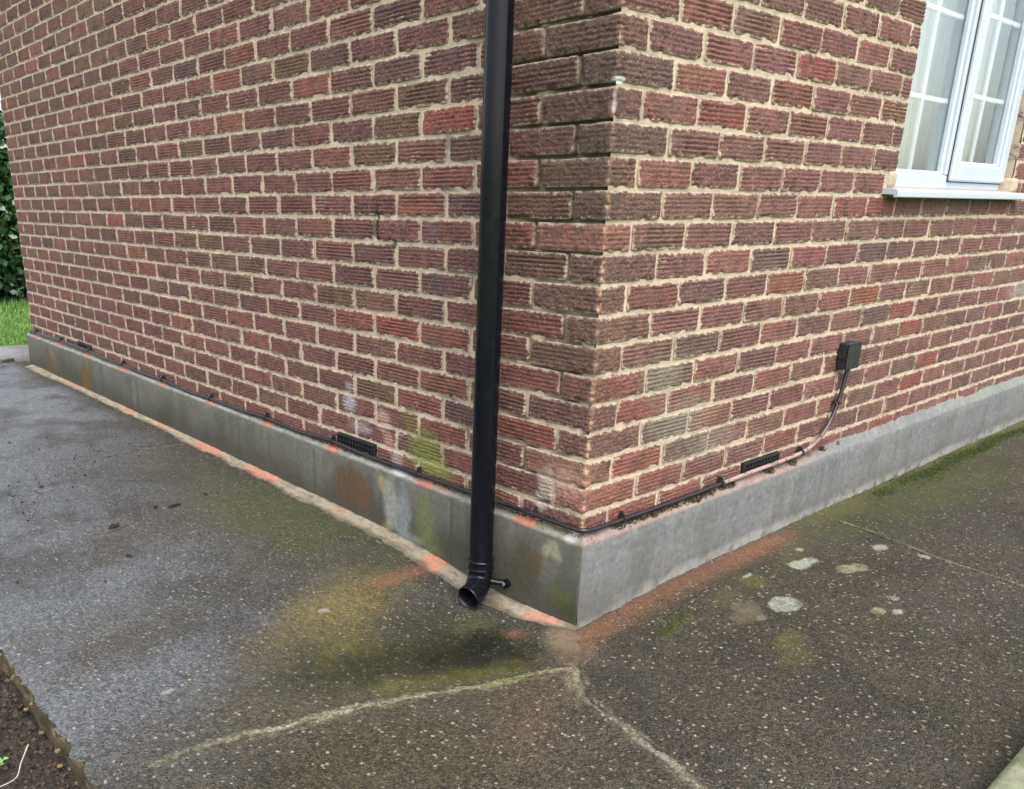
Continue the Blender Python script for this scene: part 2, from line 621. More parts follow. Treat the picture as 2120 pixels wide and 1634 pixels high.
M['pebble'] = leaf_mat('pebble', (.05, .038, .020), (.22, .15, .075), .8)
M['unseen_lid'] = plain('unseen_lid_brown', (.12, .10, .09), .9)
M['plate'] = plain('vent_plastic', (.018, .018, .02), .45, var=.4)


def soil_mat():
    t = NT('soil')
    pos = t.pos()
    n1 = t.noise(pos, 25, 6, .65); n2 = t.noise(pos, 160, 4, .7)
    col = t.mix(t.ramp(n1, .35, .7), (.020, .016, .013), (.055, .042, .032))
    col = t.mix(t.ramp(n2, .62, .8), col, (.14, .11, .08))
    return t.set(col, .85, t.bump(t.math('ADD', n1, n2), 1.0, .012))


M['soil'] = soil_mat()
M['soil_dry'] = plain('dry_earth', (.17, .115, .07), .95, (40, .9, .01), var=.6)


def lawn_mat():
    t = NT('lawn_ground')
    pos = t.pos()
    n1 = t.noise(pos, 2, 6, .65); n2 = t.noise(pos, 60, 4, .7)
    col = t.mix(t.ramp(n1, .35, .7), (.06, .15, .02), (.09, .20, .035))
    col = t.mix(t.ramp(n2, .5, .8, 0, .6), col, (.03, .07, .012))
    return t.set(col, .9, t.bump(n2, .8, .02))


M['lawn'] = lawn_mat()

# ------------------------------------------------------------------ the setting: ground
CH = 0.0732          # course height
ML, MR = 0.226, 0.225  # brick module on the left and the right wall
PD = 0.030           # plinth projection
WALL_L, WALL_R, WALL_H = 4.752, 4.50, 2.70
SLAB_X, KERB_Y = -1.268, -0.965


def gz(x, y):
    """level of the concrete"""
    r = np.hypot(np.asarray(x) + .19, np.asarray(y) - .20)
    return -0.276 - .052 * np.exp(-(r / .42) ** 2) + .006 * (fbm(np.asarray(x) * 2.2, np.asarray(y) * 2.2, 3, 3) - .5)


J1 = [(-.202, -.173), (-.296, -.126), (-.458, -.078), (-.604, -.026), (-.776, .014), (-.99, .066), (-1.182, .092), (-1.40, .11)]
J2 = [(-.202, -.173), (-.300, -.262), (-.330, -.400), (-.362, -.534), (-.387, -.615), (-.44, -.80), (-.48, -1.02)]
J3 = [(1.285, -.03), (1.261, -.131), (1.235, -.26), (1.195, -.408), (1.165, -.555), (1.142, -.712), (1.11, -1.02)]
J4 = [(-.03, 2.20), (-.084, 2.215), (-.371, 2.286), (-.75, 2.37), (-1.33, 2.47)]


def poly_dist(px, py, pts):
    best = np.full(np.shape(px), 1e9)
    for (ax, ay), (bx, by) in zip(pts[:-1], pts[1:]):
        dx, dy = bx - ax, by - ay
        tt = np.clip(((px - ax) * dx + (py - ay) * dy) / (dx * dx + dy * dy), 0, 1)
        best = np.minimum(best, np.hypot(px - ax - tt * dx, py - ay - tt * dy))
    return best


def ell(x, y, cx, cy, rx, ry, rot=0.0, soft=.5, rag=.35, ns=9, seed=5):
    c, s = math.cos(rot), math.sin(rot)
    dx, dy = x - cx, y - cy
    a = (dx * c + dy * s) / rx; b = (-dx * s + dy * c) / ry
    d = np.hypot(a, b) + rag * 2.6 * (fbm(x * ns + seed, y * ns, seed, 6, .68) - .5)
    grain = .62 + .38 * sstep(.32, .58, fbm(x * 75 + seed, y * 75, seed + 3, 3, .7))
    return sstep(1.0, 1.0 - soft, d) * grain


ORANGE = (.52, .17, .085)
PINK = (.58, .30, .22)


def concrete_colour(x, y):
    n = fbm(x * 5, y * 5, 11, 5, .6)
    n_l = fbm(x * 1.6, y * 1.6, 12, 4)
    col = np.empty(x.shape + (3,)); col[:] = (.105, .090, .062)
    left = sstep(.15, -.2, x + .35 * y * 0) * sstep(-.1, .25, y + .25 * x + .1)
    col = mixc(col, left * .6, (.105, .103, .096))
    sky_sheen = sstep(-.12, -.95, x + .25 * (n_l - .5)) * sstep(-.1, .5, y)  # pale blue sky reflection painted into the concrete colour of the left path
    sky_sheen = np.maximum(sky_sheen, sstep(1.3, 3.0, y) * sstep(-.08, -.4, x))
    col = mixc(col, sky_sheen * .85, (.235, .257, .285))
    col = mixc(col, sstep(1.9, 3.9, y) * sstep(-.05, -.2, x) * .9, (.40, .435, .48))  # far end painted paler still for the sky sheen
    col = mixc(col, sstep(.42, .72, n) * .65, (.060, .052, .036))
    col = mixc(col, sstep(.50, .72, n_l) * .45, (.145, .120, .080))
    agg = np.ones(x.shape); wet = np.zeros(x.shape)
    base = col.copy()
    # rough broad algae on the left path beside the plinth
    m = ell(x, y, -.24, 1.15, .36, .85, -.05, .9, .35, 5, 8); m = np.clip(m * 1.25, 0, 1); col = mixc(col, m * .92, (.115, .125, .045)); base = mixc(base, m * .6, (.11, .11, .055)); agg *= 1 - .5 * m
    m = ell(x, y, -.30, 1.9, .20, .6, -.05, .8, .4, 5, 9); col = mixc(col, m * .5, (.11, .12, .07)); agg *= 1 - .4 * m
    # ochre stain fan and dark wet moss under the shoe
    m = ell(x, y, -.50, .44, .40, .20, .5, .85, .35, 6, 14); col = mixc(col, m * .95, (.33, .26, .055)); agg *= 1 - .3 * m
    m = ell(x, y, -.70, .22, .55, .32, .4, .9, .35, 6, 15); col = mixc(col, m * .8, (.140, .105, .042))
    m = ell(x, y, -.46, .09, .52, .23, -.28, .75, .3, 7, 16); m = np.clip(m * 1.35, 0, 1); col = mixc(col, m * .95, (.030, .036, .007)); base = mixc(base, m * .8, (.040, .042, .012)); agg *= 1 - .65 * m; wet += m * .8
    m = ell(x, y, -.34, .055, .30, .15, -.28, .75, .35, 9, 17); m = np.clip(m * 1.4, 0, 1); col = mixc(col, m * .95, (.007, .011, .002)); base = mixc(base, m * .85, (.014, .018, .004)); wet += m * .7; agg *= 1 - .5 * m
    m = ell(x, y, -.20, .20, .08, .07, 0, .8, .4, 20, 18); col = mixc(col, m * .7, (.15, .155, .02))
    m = ell(x, y, -.52, .30, .24, .10, .5, .9, .45, 10, 45); col = mixc(col, m * .7, (.22, .20, .035))
    m = ell(x, y, -.47, -.01, .34, .065, -.3, .8, .4, 12, 19); col = mixc(col, m * .85, (.20, .20, .03))
    m = ell(x, y, -.34, .24, .26, .17, .2, .85, .4, 9, 48); m = np.clip(m * 1.2, 0, 1); col = mixc(col, m * .85, (.050, .050, .014)); base = mixc(base, m * .7, (.055, .052, .022)); wet += m * .3
    # reddish clay wash over the front slab
    m = ell(x, y, -.42, -.22, .30, .14, .65, .9, .35, 6, 20); col = mixc(col, m * .70, (.25, .15, .09))
    m = ell(x, y, -.80, -.16, .65, .30, .2, .9, .35, 6, 21); col = mixc(col, m * .8, (.105, .085, .034))
    # orange marker spray along the base of the right wall
    m = sstep(-.155, -.075, y + .02 * (n - .5)) * sstep(-.18, -.06, x) * sstep(1.16, .88, x) * (1 - sstep(-.05, -.02, y) * .3)
    m = m * sstep(.25, .5, fbm(x * 16, y * 16, 23, 4, .6) + .15) * sstep(.05, -.07, y)
    col = mixc(col, m * .78, (.34, .165, .085)); agg *= 1 - .5 * m
    m = ell(x, y, .80, -.085, .30, .05, 0, .7, .3, 12, 24); col = mixc(col, m * .55, (.40, .17, .09))
    m = ell(x, y, -.14, -.11, .13, .09, .7, .9, .4, 14, 25); col = mixc(col, m * .65, (.33, .22, .14)); agg *= 1 - .6 * m
    m = ell(x, y, -.26, -.21, .13, .035, .75, .8, .45, 16, 46); col = mixc(col, m * .8, (.40, .33, .21)); agg *= 1 - .7 * m
    m = ell(x, y, -.08, -.02, .10, .06, .75, .8, .4, 16, 47); col = mixc(col, m * .7, (.36, .29, .19)); agg *= 1 - .7 * m
    # orange dabs on the left
    for cx, cy, rx, ry in ((-.235, .525, .14, .055), (-.16, .075, .05, .06), (-.13, .52, .07, .06)):
        m = ell(x, y, cx, cy, rx, ry, 0, .95, .45, 14, 26); col = mixc(col, m * .72, (.40, .175, .095)); agg *= 1 - .5 * m
    # moss band along the right wall
    m = sstep(-.17, -.06, y + .09 * (fbm(x * 7, y * 7, 30, 4, .6) - .5)) * sstep(.95, 1.25, x)
    col = mixc(col, m * .95, (.155, .155, .045)); agg *= 1 - .7 * m
    m = ell(x, y, 1.95, -.20, 1.05, .24, -.02, .9, .4, 6, 31); m = np.clip(m * 1.3, 0, 1); col = mixc(col, m * .9, (.088, .102, .026)); base = mixc(base, m * .6, (.085, .085, .035)); agg *= 1 - .5 * m
    m = ell(x, y, 1.15, -.17, .22, .08, -.3, .8, .4, 9, 32); col = mixc(col, m * .7, (.085, .10, .03)); agg *= 1 - .6 * m
    for cx, cy, rx, ry, st in ((.17, -.20, .12, .03, .8), (.57, -.20, .07, .06, .85), (.30, -.44, .10, .055, .8), (.22, -.50, .12, .06, .55), (.85, -.17, .25, .05, .55), (.40, -.20, .15, .05, .45)):
        m = ell(x, y, cx, cy, rx, ry, .2, .8, .4, 16, 33); col = mixc(col, m * st, (.17, .165, .04)); agg *= 1 - .5 * m
    m = sstep(.50, .72, fbm(x * 3.1, y * 3.1, 39, 5, .6)) * sstep(-.2, .1, x)
    col = mixc(col, m * .45, (.095, .085, .032))
    # lichen discs
    for cx, cy, rx, ry, c in ((.487, -.334, .062, .042, 0), (.783, -.226, .042, .030, 0), (.833, -.228, .036, .022, 0), (.862, -.330, .040, .028, 1), (.905, -.350, .036, .026, 1),
                              (1.122, -.321, .034, .020, 0), (.345, -.300, .06, .035, 2), (.39, -.275, .05, .04, 2), (.647, -.514, .026, .020, 1), (.762, -.508, .016, .012, 0), (.682, -.55, .024, .012, 3),
                              (.365, -.335, .016, .012, 1), (-.51, .465, .018, .011, 4), (-1.034, .319, .016, .010, 4), (1.155, -.44, .016, .02, 3), (.585, -.165, .026, .007, 4), (.90, -.165, .016, .012, 0)):
        m = ell(x, y, cx, cy, rx * 1.05, ry * 1.05, .0, .20, .22, 34, 34)
        lc = ((.56, .59, .47), (.42, .42, .25), (.22, .18, .11), (.66, .62, .50), (.56, .58, .54))[c]
        m = m * (.75 + .25 * sstep(.3, .55, fbm(x * 60, y * 60, 36, 3)))
        col = mixc(col, m * (.92 if c != 2 else .7), lc); agg *= 1 - .9 * m
    # dark smudges
    for cx, cy, rx, ry in ((.042, -.798, .06, .035), (-.60, .95, .12, .10), (-.42, .60, .12, .03), (-.95, .36, .10, .02), (-.55, -.20, .10, .03), (.55, -.62, .2, .06)):
        m = ell(x, y, cx, cy, rx, ry, .3, .9, .45, 14, 37); col = mixc(col, m * .5, (.045, .042, .045))
    # small red crumbs
    for cx, cy in ((1.10, -.125), (1.13, -.14), (1.07, -.145), (1.08, -.33), (1.30, -.36), (.55, -.60), (.98, -.55), (1.42, -.30)):
        m = ell(x, y, cx, cy, .008, .006, 0, .5, .2, 60, 38); col = mixc(col, m * .8, (.40, .12, .06)); agg *= 1 - m
    # rain-wet film on the left path
    wetn = fbm(x * 2.2, y * 1.6, 40, 4, .55)
    w = sstep(-.20, -.58, x + .14 * (wetn - .5)) * sstep(-.05, .45, y) * (.55 + .45 * sstep(.3, .55, wetn))
    w = np.maximum(w, sstep(1.2, 2.8, y) * sstep(-.10, -.32, x) * .9)
    w = np.maximum(w, .65 * sstep(.42, .62, fbm(x * 3, y * 3, 42, 4)) * sstep(.0, -.3, x) * sstep(-.5, -.1, y))
    w = np.maximum(w, .22 * sstep(.35, .6, fbm(x * 2.5, y * 2.5, 43, 4)))
    w = np.maximum(w, ell(x, y, -1.05, .0, .22, .12, .1, .8, .4, 6, 44) * .9)
    wet = np.clip(np.maximum(wet, w), 0, 1)
    return col * .60, np.clip(agg, 0, 1), wet, base * .60


def axis_steps(*segs):
    out = []
    for a, b, st in segs:
        n = max(1, int(round((b - a) / st)))
        out += list(np.linspace(a, b, n, endpoint=False))
    out.append(segs[-1][1])
    return np.array(out)


pavement = bpy.data.objects.new('pavement', None)
COL.objects.link(pavement)
pavement.location = (0, 0, -.29)
ORIG['pavement'] = Vector((0, 0, -.29))
pavement['kind'] = 'structure'


def build_slabs():
    gx = axis_steps((SLAB_X, -.02, .0070), (-.02, 1.2, .0062), (1.2, 1.6, .010), (1.6, 4.6, .022))
    gy = axis_steps((KERB_Y - .12, -.12, .0062), (-.12, 1.3, .0075), (1.3, 2.6, .012), (2.6, 4.95, .02))
    X, Y = np.meshgrid(gx, gy, indexing='ij')
    # ragged broken edge of the path on the left
    edge = (X <= SLAB_X + 1e-6)
    Xw = X + .010 * (fbm(X * 40, Y * 40, 50, 3) - .5) * 0
    rag = (.020 * (fbm(Y * 7, Y * 0 + 3, 51, 3, .5) - .5) + .034 * (fbm(Y * 30, Y * 0 + 5, 54, 5, .7) - .5))
    fall = np.exp(-(X - SLAB_X) / .03)
    Xw = X + rag * fall
    Z = gz(Xw, Y) + .0016 * (fbm(X * 28, Y * 28, 52, 3) - .5) * 2
    Z -= .010 * np.exp(-((X - SLAB_X) / .018) ** 2)
    jd = np.minimum.reduce([poly_dist(Xw, Y, J) for J in (J1, J2, J3)])
    Z -= .005 * np.exp(-(jd / .012) ** 2)
    jd4 = poly_dist(Xw, Y, J4)
    Z -= .004 * np.exp(-(jd4 / .006) ** 2)
    # hairline cracks near the plinth corner
    for pts in ([(-.06, -.06), (-.12, -.12), (-.202, -.173)], [(-.075, -.065), (.02, -.12), (.09, -.125)], [(-.13, .15), (-.17, .08), (-.20, .03), (-.21, -.03)]):
        cd = poly_dist(Xw + .006 * (fbm(X * 40, Y * 40, 53, 3) - .5), Y, pts)
        Z -= .006 * np.exp(-(cd / .0045) ** 2)
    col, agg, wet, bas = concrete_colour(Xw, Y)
    V = np.stack([Xw, Y, Z], -1).reshape(-1, 3)
    cx = .5 * (Xw[:-1, :-1] + Xw[1:, 1:]); cy = .5 * (Y[:-1, :-1] + Y[1:, 1:])
    F = grid_faces(len(gx), len(gy)).reshape(len(gx) - 1, len(gy) - 1, 4)

    def interp(J, t, ax):   # J as function of coordinate ax
        a = np.array(J); o = np.argsort(a[:, ax]); return np.interp(t, a[o, ax], a[o, 1 - ax])
    under = (cx > -.01) & (cy > -.01)
    wob = .008 * (fbm(cx * 18, cy * 18, 55, 3) - .5)
    j1 = interp(J1, cx, 0) + wob; j2 = interp(J2, cy, 1) + wob; j3 = interp(J3, cy, 1); j4 = interp(J4, cx, 0)
    # line bisecting the corner between the plinth corner and the joint crossing
    left = np.where(cx < -.202, cy > j1, np.where(cx < -.03, cy > cx * .87 + .0, True)) & (cx < 0.0)
    right = ~left & np.where(cy < -.173, cx > j2, True) & (cx > -.6)
    front = ~left & ~right
    regions = [('left', left & (cy < j4)), ('left2', left & (cy >= j4)), ('front', front), ('right', right & (cx < j3)), ('right2', right & (cx >= j3))]
    for nm, reg in regions:
        fm = F[reg & ~under]
        used, inv = np.unique(fm, return_inverse=True)
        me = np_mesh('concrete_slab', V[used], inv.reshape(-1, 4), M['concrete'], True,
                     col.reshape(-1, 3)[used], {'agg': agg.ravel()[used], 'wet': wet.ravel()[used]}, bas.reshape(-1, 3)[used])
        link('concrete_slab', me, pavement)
    # broken vertical side of the slab towards the soil bed
    ys = axis_steps((KERB_Y, 1.6, .008), (1.6, 4.95, .03))
    hs = np.linspace(0, 1, 9)
    A, Hh = np.meshgrid(ys, hs, indexing='ij')
    xe = SLAB_X + (.020 * (fbm(A * 7, A * 0 + 3, 51, 3, .5) - .5) + .034 * (fbm(A * 30, A * 0 + 5, 54, 5, .7) - .5))
    ztop = gz(xe, A) - .010
    bx = xe + .012 * Hh - .028 * (fbm(A * 22, Hh * 4, 56, 4, .6) - .5) * sstep(0, .25, Hh)
    bz = ztop - .12 * Hh
    c = np.empty(A.shape + (3,)); c[:] = (.10, .082, .05)
    c = mixc(c, sstep(.45, .7, fbm(A * 30, Hh * 6, 57, 4)), (.045, .038, .022))
    c = mixc(c, sstep(.6, .75, fbm(A * 45, Hh * 9, 58, 3)), (.28, .20, .11))
    me = np_mesh('slab_edge', np.stack([bx, A, bz], -1).reshape(-1, 3), grid_faces(len(ys), len(hs))[:, ::-1], M['joint'], True, c.reshape(-1, 3))
    link('slab_edge', me, pavement)


build_slabs()


def joint_strip(pts, w, hgt, colour, seed, name='joint_mortar', n=13, step=.005, wvar=.5):
    P = [Vector((a, b, 0)) for a, b in pts]
    L = [0]
    for a, b in zip(P[:-1], P[1:]): L.append(L[-1] + (b - a).length)
    s = np.arange(0, L[-1], step)
    px = np.interp(s, L, [p.x for p in P]); py = np.interp(s, L, [p.y for p in P])
    # soften the polyline
    k = np.ones(9) / 9
    if len(s) > 30:
        pxs = np.convolve(np.pad(px, 4, 'edge'), k, 'valid'); pys = np.convolve(np.pad(py, 4, 'edge'), k, 'valid')
        px, py = pxs, pys
    px = px + .022 * (fbm(s * 8, s * 0, seed, 5, .6) - .5); py = py + .022 * (fbm(s * 8, s * 0 + 7, seed + 1, 5, .6) - .5)
    tx, ty = np.gradient(px), np.gradient(py); ln = np.hypot(tx, ty) + 1e-9; nx, ny = -ty / ln, tx / ln
    t = np.linspace(-1, 1, n)
    S, T = np.meshgrid(s, t, indexing='ij')
    ww = w * (1 - wvar + 2 * wvar * fbm(S * 14, T * 0 + (T > 0) * 5, seed + 2, 4, .6))
    off = T * ww
    X = px[:, None] + nx[:, None] * off; Y = py[:, None] + ny[:, None] * off
    Z = gz(X, Y) + hgt * (1 - np.abs(T) ** 2.2) + .009 * (fbm(S * 60, T * 3, seed + 3, 4, .65) - .5) * (1 - T * T) - .0045 * (np.abs(T) > .98)
    c = np.empty(X.shape + (3,)); c[:] = colour[0]
    c = mixc(c, sstep(.4, .65, fbm(S * 22, T * 2, seed + 4, 4, .6)) * .8, colour[1])
    c = mixc(c, sstep(.52, .7, fbm(S * 5, T * 1, seed + 5, 4, .6)) * .8, colour[2])
    gc = concrete_colour(X, Y)[0]
    em = sstep(.10, .62, np.abs(T) + 1.7 * (fbm(S * 30, T * 3.5, seed + 6, 5, .65) - .5)) * .92
    c = c * (1 - em[..., None]) + gc * em[..., None]
    if w > .02:
        cl = np.exp(-((T - .30 - .5 * (fbm(S * 22, S * 0 + 2, seed + 8, 4, .6) - .5)) / .13) ** 2) * sstep(.35, .5, fbm(S * 11, S * 0 + 4, seed + 9, 3))
        Z -= .006 * cl
        c = mixc(c, cl * .8, (.022, .022, .012))
    em = sstep(.75, 1.0, S / S.max()) * .6 * (len(pts) == 7 and seed == 101)
    c = c * (1 - em[..., None]) + gc * em[..., None]
    me = np_mesh(name, np.stack([X, Y, Z], -1).reshape(-1, 3), grid_faces(len(s), n)[:, ::-1], M['concrete'], True, c.reshape(-1, 3), {'agg': np.full(X.size, .75), 'wet': np.full(X.size, .1)}, gc.reshape(-1, 3))
    return link(name, me, pavement)


joint_strip(J1[:7], .027, .003, ((.31, .29, .20), (.10, .095, .05), (.20, .21, .07)), 101, wvar=.7)
joint_strip(J2, .026, .0025, ((.27, .235, .165), (.13, .11, .08), (.20, .165, .11)), 131, wvar=.65)
joint_strip(J3, .0105, .001, ((.26, .235, .165), (.16, .145, .095), (.15, .15, .06)), 151, wvar=.5)
joint_strip(J4[:3], .007, .001, ((.24, .21, .15), (.12, .11, .08), (.08, .08, .055)), 161, wvar=.7)


def build_fillet():
    """cement haunch running along the foot of the left plinth"""
    s = axis_steps((-.035, 2.0, .007), (2.0, 4.72, .016)); t = np.linspace(0, 1, 12)
    S, T = np.meshgrid(s, t, indexing='ij')
    w = np.interp(S, [-.04, .2, .8, 1.5, 2.1, 2.7, 4.0, 4.72], [.012, .085, .085, .085, .062, .05, .055, .09])
    w = w * .80 * (.55 + .90 * fbm(S * 9, S * 0, 201, 5, .68))
    X = -PD - w * T + .004 * (1 - T)
    base = gz(X, S)
    rise = .011 * (1 - T) ** 1.2 + .002 * T * (1 - T)
    Z = base + rise + .006 * (fbm(S * 34, T * 5, 202, 4, .6) - .5) * (1 - T ** 3) + .0008 - .007 * (T > .99)
    c = np.empty(X.shape + (3,)); c[:] = (.315, .27, .20)
    c = mixc(c, sstep(.42, .7, fbm(S * 16, T * 3, 203, 5, .6)) * .7, (.21, .18, .13))
    c = mixc(c, sstep(.55, .72, fbm(S * 40, T * 6, 204, 4)) * .6, (.13, .11, .075))
    c = mixc(c, sstep(.15, .02, T + .2 * (fbm(S * 30, T * 2, 205, 3) - .5)) * .8, (.09, .08, .06))
    fade = sstep(.03, -.03, S) * .8
    c = mixc(c, fade, (.12, .085, .055))
    for cy, ry, st in ((.075, .065, .85), (.525, .055, .95), (1.60, .16, .85), (2.08, .17, .9), (2.62, .10, .6), (3.02, .13, .6), (3.9, .2, .3), (1.05, .05, .3)):
        m = sstep(1, .55, np.abs(S - cy) / ry + .5 * (fbm(S * 20, T * 3, 206, 4, .6) - .5)) * sstep(1.05, .7, T)
        c = mixc(c, m * st * .95 * (.55 + .45 * sstep(.3, .6, fbm(S * 60, T * 9, 209, 3))), (.50, .20, .13))
    c = mixc(c, ell(S, T, .27, .6, .11, .8, 0, .8, .4, 12, 207) * .8, (.055, .052, .028))
    c = mixc(c, sstep(.55, .98, T + .5 * (fbm(S * 18, T * 2, 208, 4, .6) - .5)) * .8, (.070, .064, .046))
    me = np_mesh('cement_fillet', np.stack([X, S, Z], -1).reshape(-1, 3), grid_faces(len(s), len(t))[:, ::-1], M['joint'], True, c.reshape(-1, 3))
    me.flip_normals()
    link('cement_fillet', me, pavement)


build_fillet()


def build_far_ground():
    # path crossing behind the house, lawn beyond it, soil bed on the left
    gx = axis_steps((-4, 6, .05)); gy = np.concatenate([[5.205], axis_steps((5.22, 5.76, .03))])
    X, Y = np.meshgrid(gx, gy, indexing='ij')
    Yw = Y + .035 * (fbm(X * 6, Y * 0, 301, 5, .65) - .5)
    Z = -.278 + .006 * (fbm(X * 3, Y * 3, 302, 3) - .5) - .008 * np.exp(-((X - .05 - .4 * (Y - 5.4)) / .02) ** 2) - .09 * (Y < 5.21)
    c = np.empty(X.shape + (3,)); c[:] = (.34, .34, .345)
    c = mixc(c, sstep(.4, .7, fbm(X * 4, Y * 4, 303, 4)) * .5, (.10, .10, .10))
    c = mixc(c, (Y < 5.21) * 1.0, (.07, .05, .032))
    me = np_mesh('back_path', np.stack([X, Yw, Z], -1).reshape(-1, 3), grid_faces(len(gx), len(gy)), M['concrete'], True, c.reshape(-1, 3),
                 {'agg': np.full(X.size, .4), 'wet': np.full(X.size, .45)}, c.reshape(-1, 3))
    o = link('back_path', me); o['kind'] = 'structure'
    # bigger left-over concrete between the slab end and the back path, left of the broken hole
    gx = axis_steps((SLAB_X, -.02, .03)); gy = axis_steps((4.95, 5.22, .03))
    X, Y = np.meshgrid(gx, gy, indexing='ij')
    Z = gz(X, Y) + .003 - .12 * sstep(-.16, -.08, X + .06 * (fbm(X * 12, Y * 12, 304, 4) - .5)) * sstep(5.24, 5.16, Y)
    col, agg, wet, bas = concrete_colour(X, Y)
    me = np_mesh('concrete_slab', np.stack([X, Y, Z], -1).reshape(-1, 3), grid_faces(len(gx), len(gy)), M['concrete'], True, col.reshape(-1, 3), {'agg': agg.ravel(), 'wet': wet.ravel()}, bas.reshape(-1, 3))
    link('concrete_slab', me, pavement)
    # soil
    gx = axis_steps((-4.5, -2.0, .1), (-2.0, -1.24, .012)); gy = axis_steps((-6, -.6, .12), (-.6, 1.4, .012), (1.4, 5.2, .06))
    X, Y = np.meshgrid(gx, gy, indexing='ij')
    Z = -.372 + .05 * (fbm(X * 4, Y * 4, 310, 4) - .5) + .03 * (fbm(X * 18, Y * 18, 311, 5, .6) - .5)
    me = np_mesh('soil', np.stack([X, Y, Z], -1).reshape(-1, 3), grid_faces(len(gx), len(gy)), M['soil'])
    o = link('soil', me); o['kind'] = 'structure'
    # soil in the broken hole behind the house
    gx = axis_steps((-.25, .5, .015)); gy = axis_steps((4.6, 5.28, .015))
    X, Y = np.meshgrid(gx, gy, indexing='ij')
    Z = -.335 + .06 * (fbm(X * 14, Y * 14, 312, 5, .6) - .5)
    me = np_mesh('soil', np.stack([X, Y, Z], -1).reshape(-1, 3), grid_faces(len(gx), len(gy)), M['soil_dry'])
    o = link('soil', me); o['kind'] = 'structure'
    # lawn sheet to the horizon
    r = 600
    o = mesh_obj('lawn', [(-r, -r, -.44), (r, -r, -.44), (r, r, -.44), (-r, r, -.44)], [(0, 1, 2, 3)], M['lawn']); o['kind'] = 'structure'
    gx = axis_steps((-6, 8, .1)); gy = axis_steps((5.72, 14, .1))
    X, Y = np.meshgrid(gx, gy, indexing='ij')
    Z = -.305 + .03 * (fbm(X * 1.5, Y * 1.5, 313, 4) - .5)
    me = np_mesh('lawn', np.stack([X, Y, Z], -1).reshape(-1, 3), grid_faces(len(gx), len(gy)), M['lawn'])
    o = link('lawn', me); o['kind'] = 'structure'
    # kerb at the lower right
    xs = axis_steps((-.42, 1.0, .012), (1.0, 4.6, .06))
    prof = [(KERB_Y - .012, -.36), (KERB_Y - .013, -.245), (KERB_Y - .018, -.222), (KERB_Y - .032, -.212), (KERB_Y - .055, -.209), (KERB_Y - .08, -.208), (KERB_Y - .105, -.208), (KERB_Y - .128, -.212), (KERB_Y - .14, -.225), (KERB_Y - .145, -.36)]
    X, I = np.meshgrid(xs, np.arange(len(prof)), indexing='ij')
    pa = np.array(prof)
    Y = pa[I, 0] + .004 * (fbm(X * 12, I * .7, 320, 4) - .5); Z = pa[I, 1] + .006 * (fbm(X * 10, I * .5, 321, 4) - .5)
    c = np.empty(X.shape + (3,)); c[:] = (.25, .26, .17)
    c = mixc(c, sstep(.4, .65, fbm(X * 14, I * .8, 322, 4)) * .7, (.15, .17, .08))
    c = mixc(c, sstep(.55, .75, fbm(X * 30, I * .9, 323, 4)) * .6, (.36, .35, .27))
    me = np_mesh('kerb', np.stack([X, Y, Z], -1).reshape(-1, 3), grid_faces(len(xs), len(prof))[:, ::-1], M['joint'], True, c.reshape(-1, 3))
    o = link('kerb', me); o['kind'] = 'structure'


build_far_ground()

# ------------------------------------------------------------------ the house
house = thing('brick_house', 'brown-red brick house corner with grey rendered plinth and white window', 'house', (0, 0, -.30))
OPEN_U0, OPEN_U1, OPEN_Z0, OPEN_Z1 = 1.535, 2.690, 11 * CH, 27 * CH


def in_open(u, z):
    return (u > OPEN_U0) & (u < OPEN_U1) & (z > OPEN_Z0 + .02) & (z < OPEN_Z1)


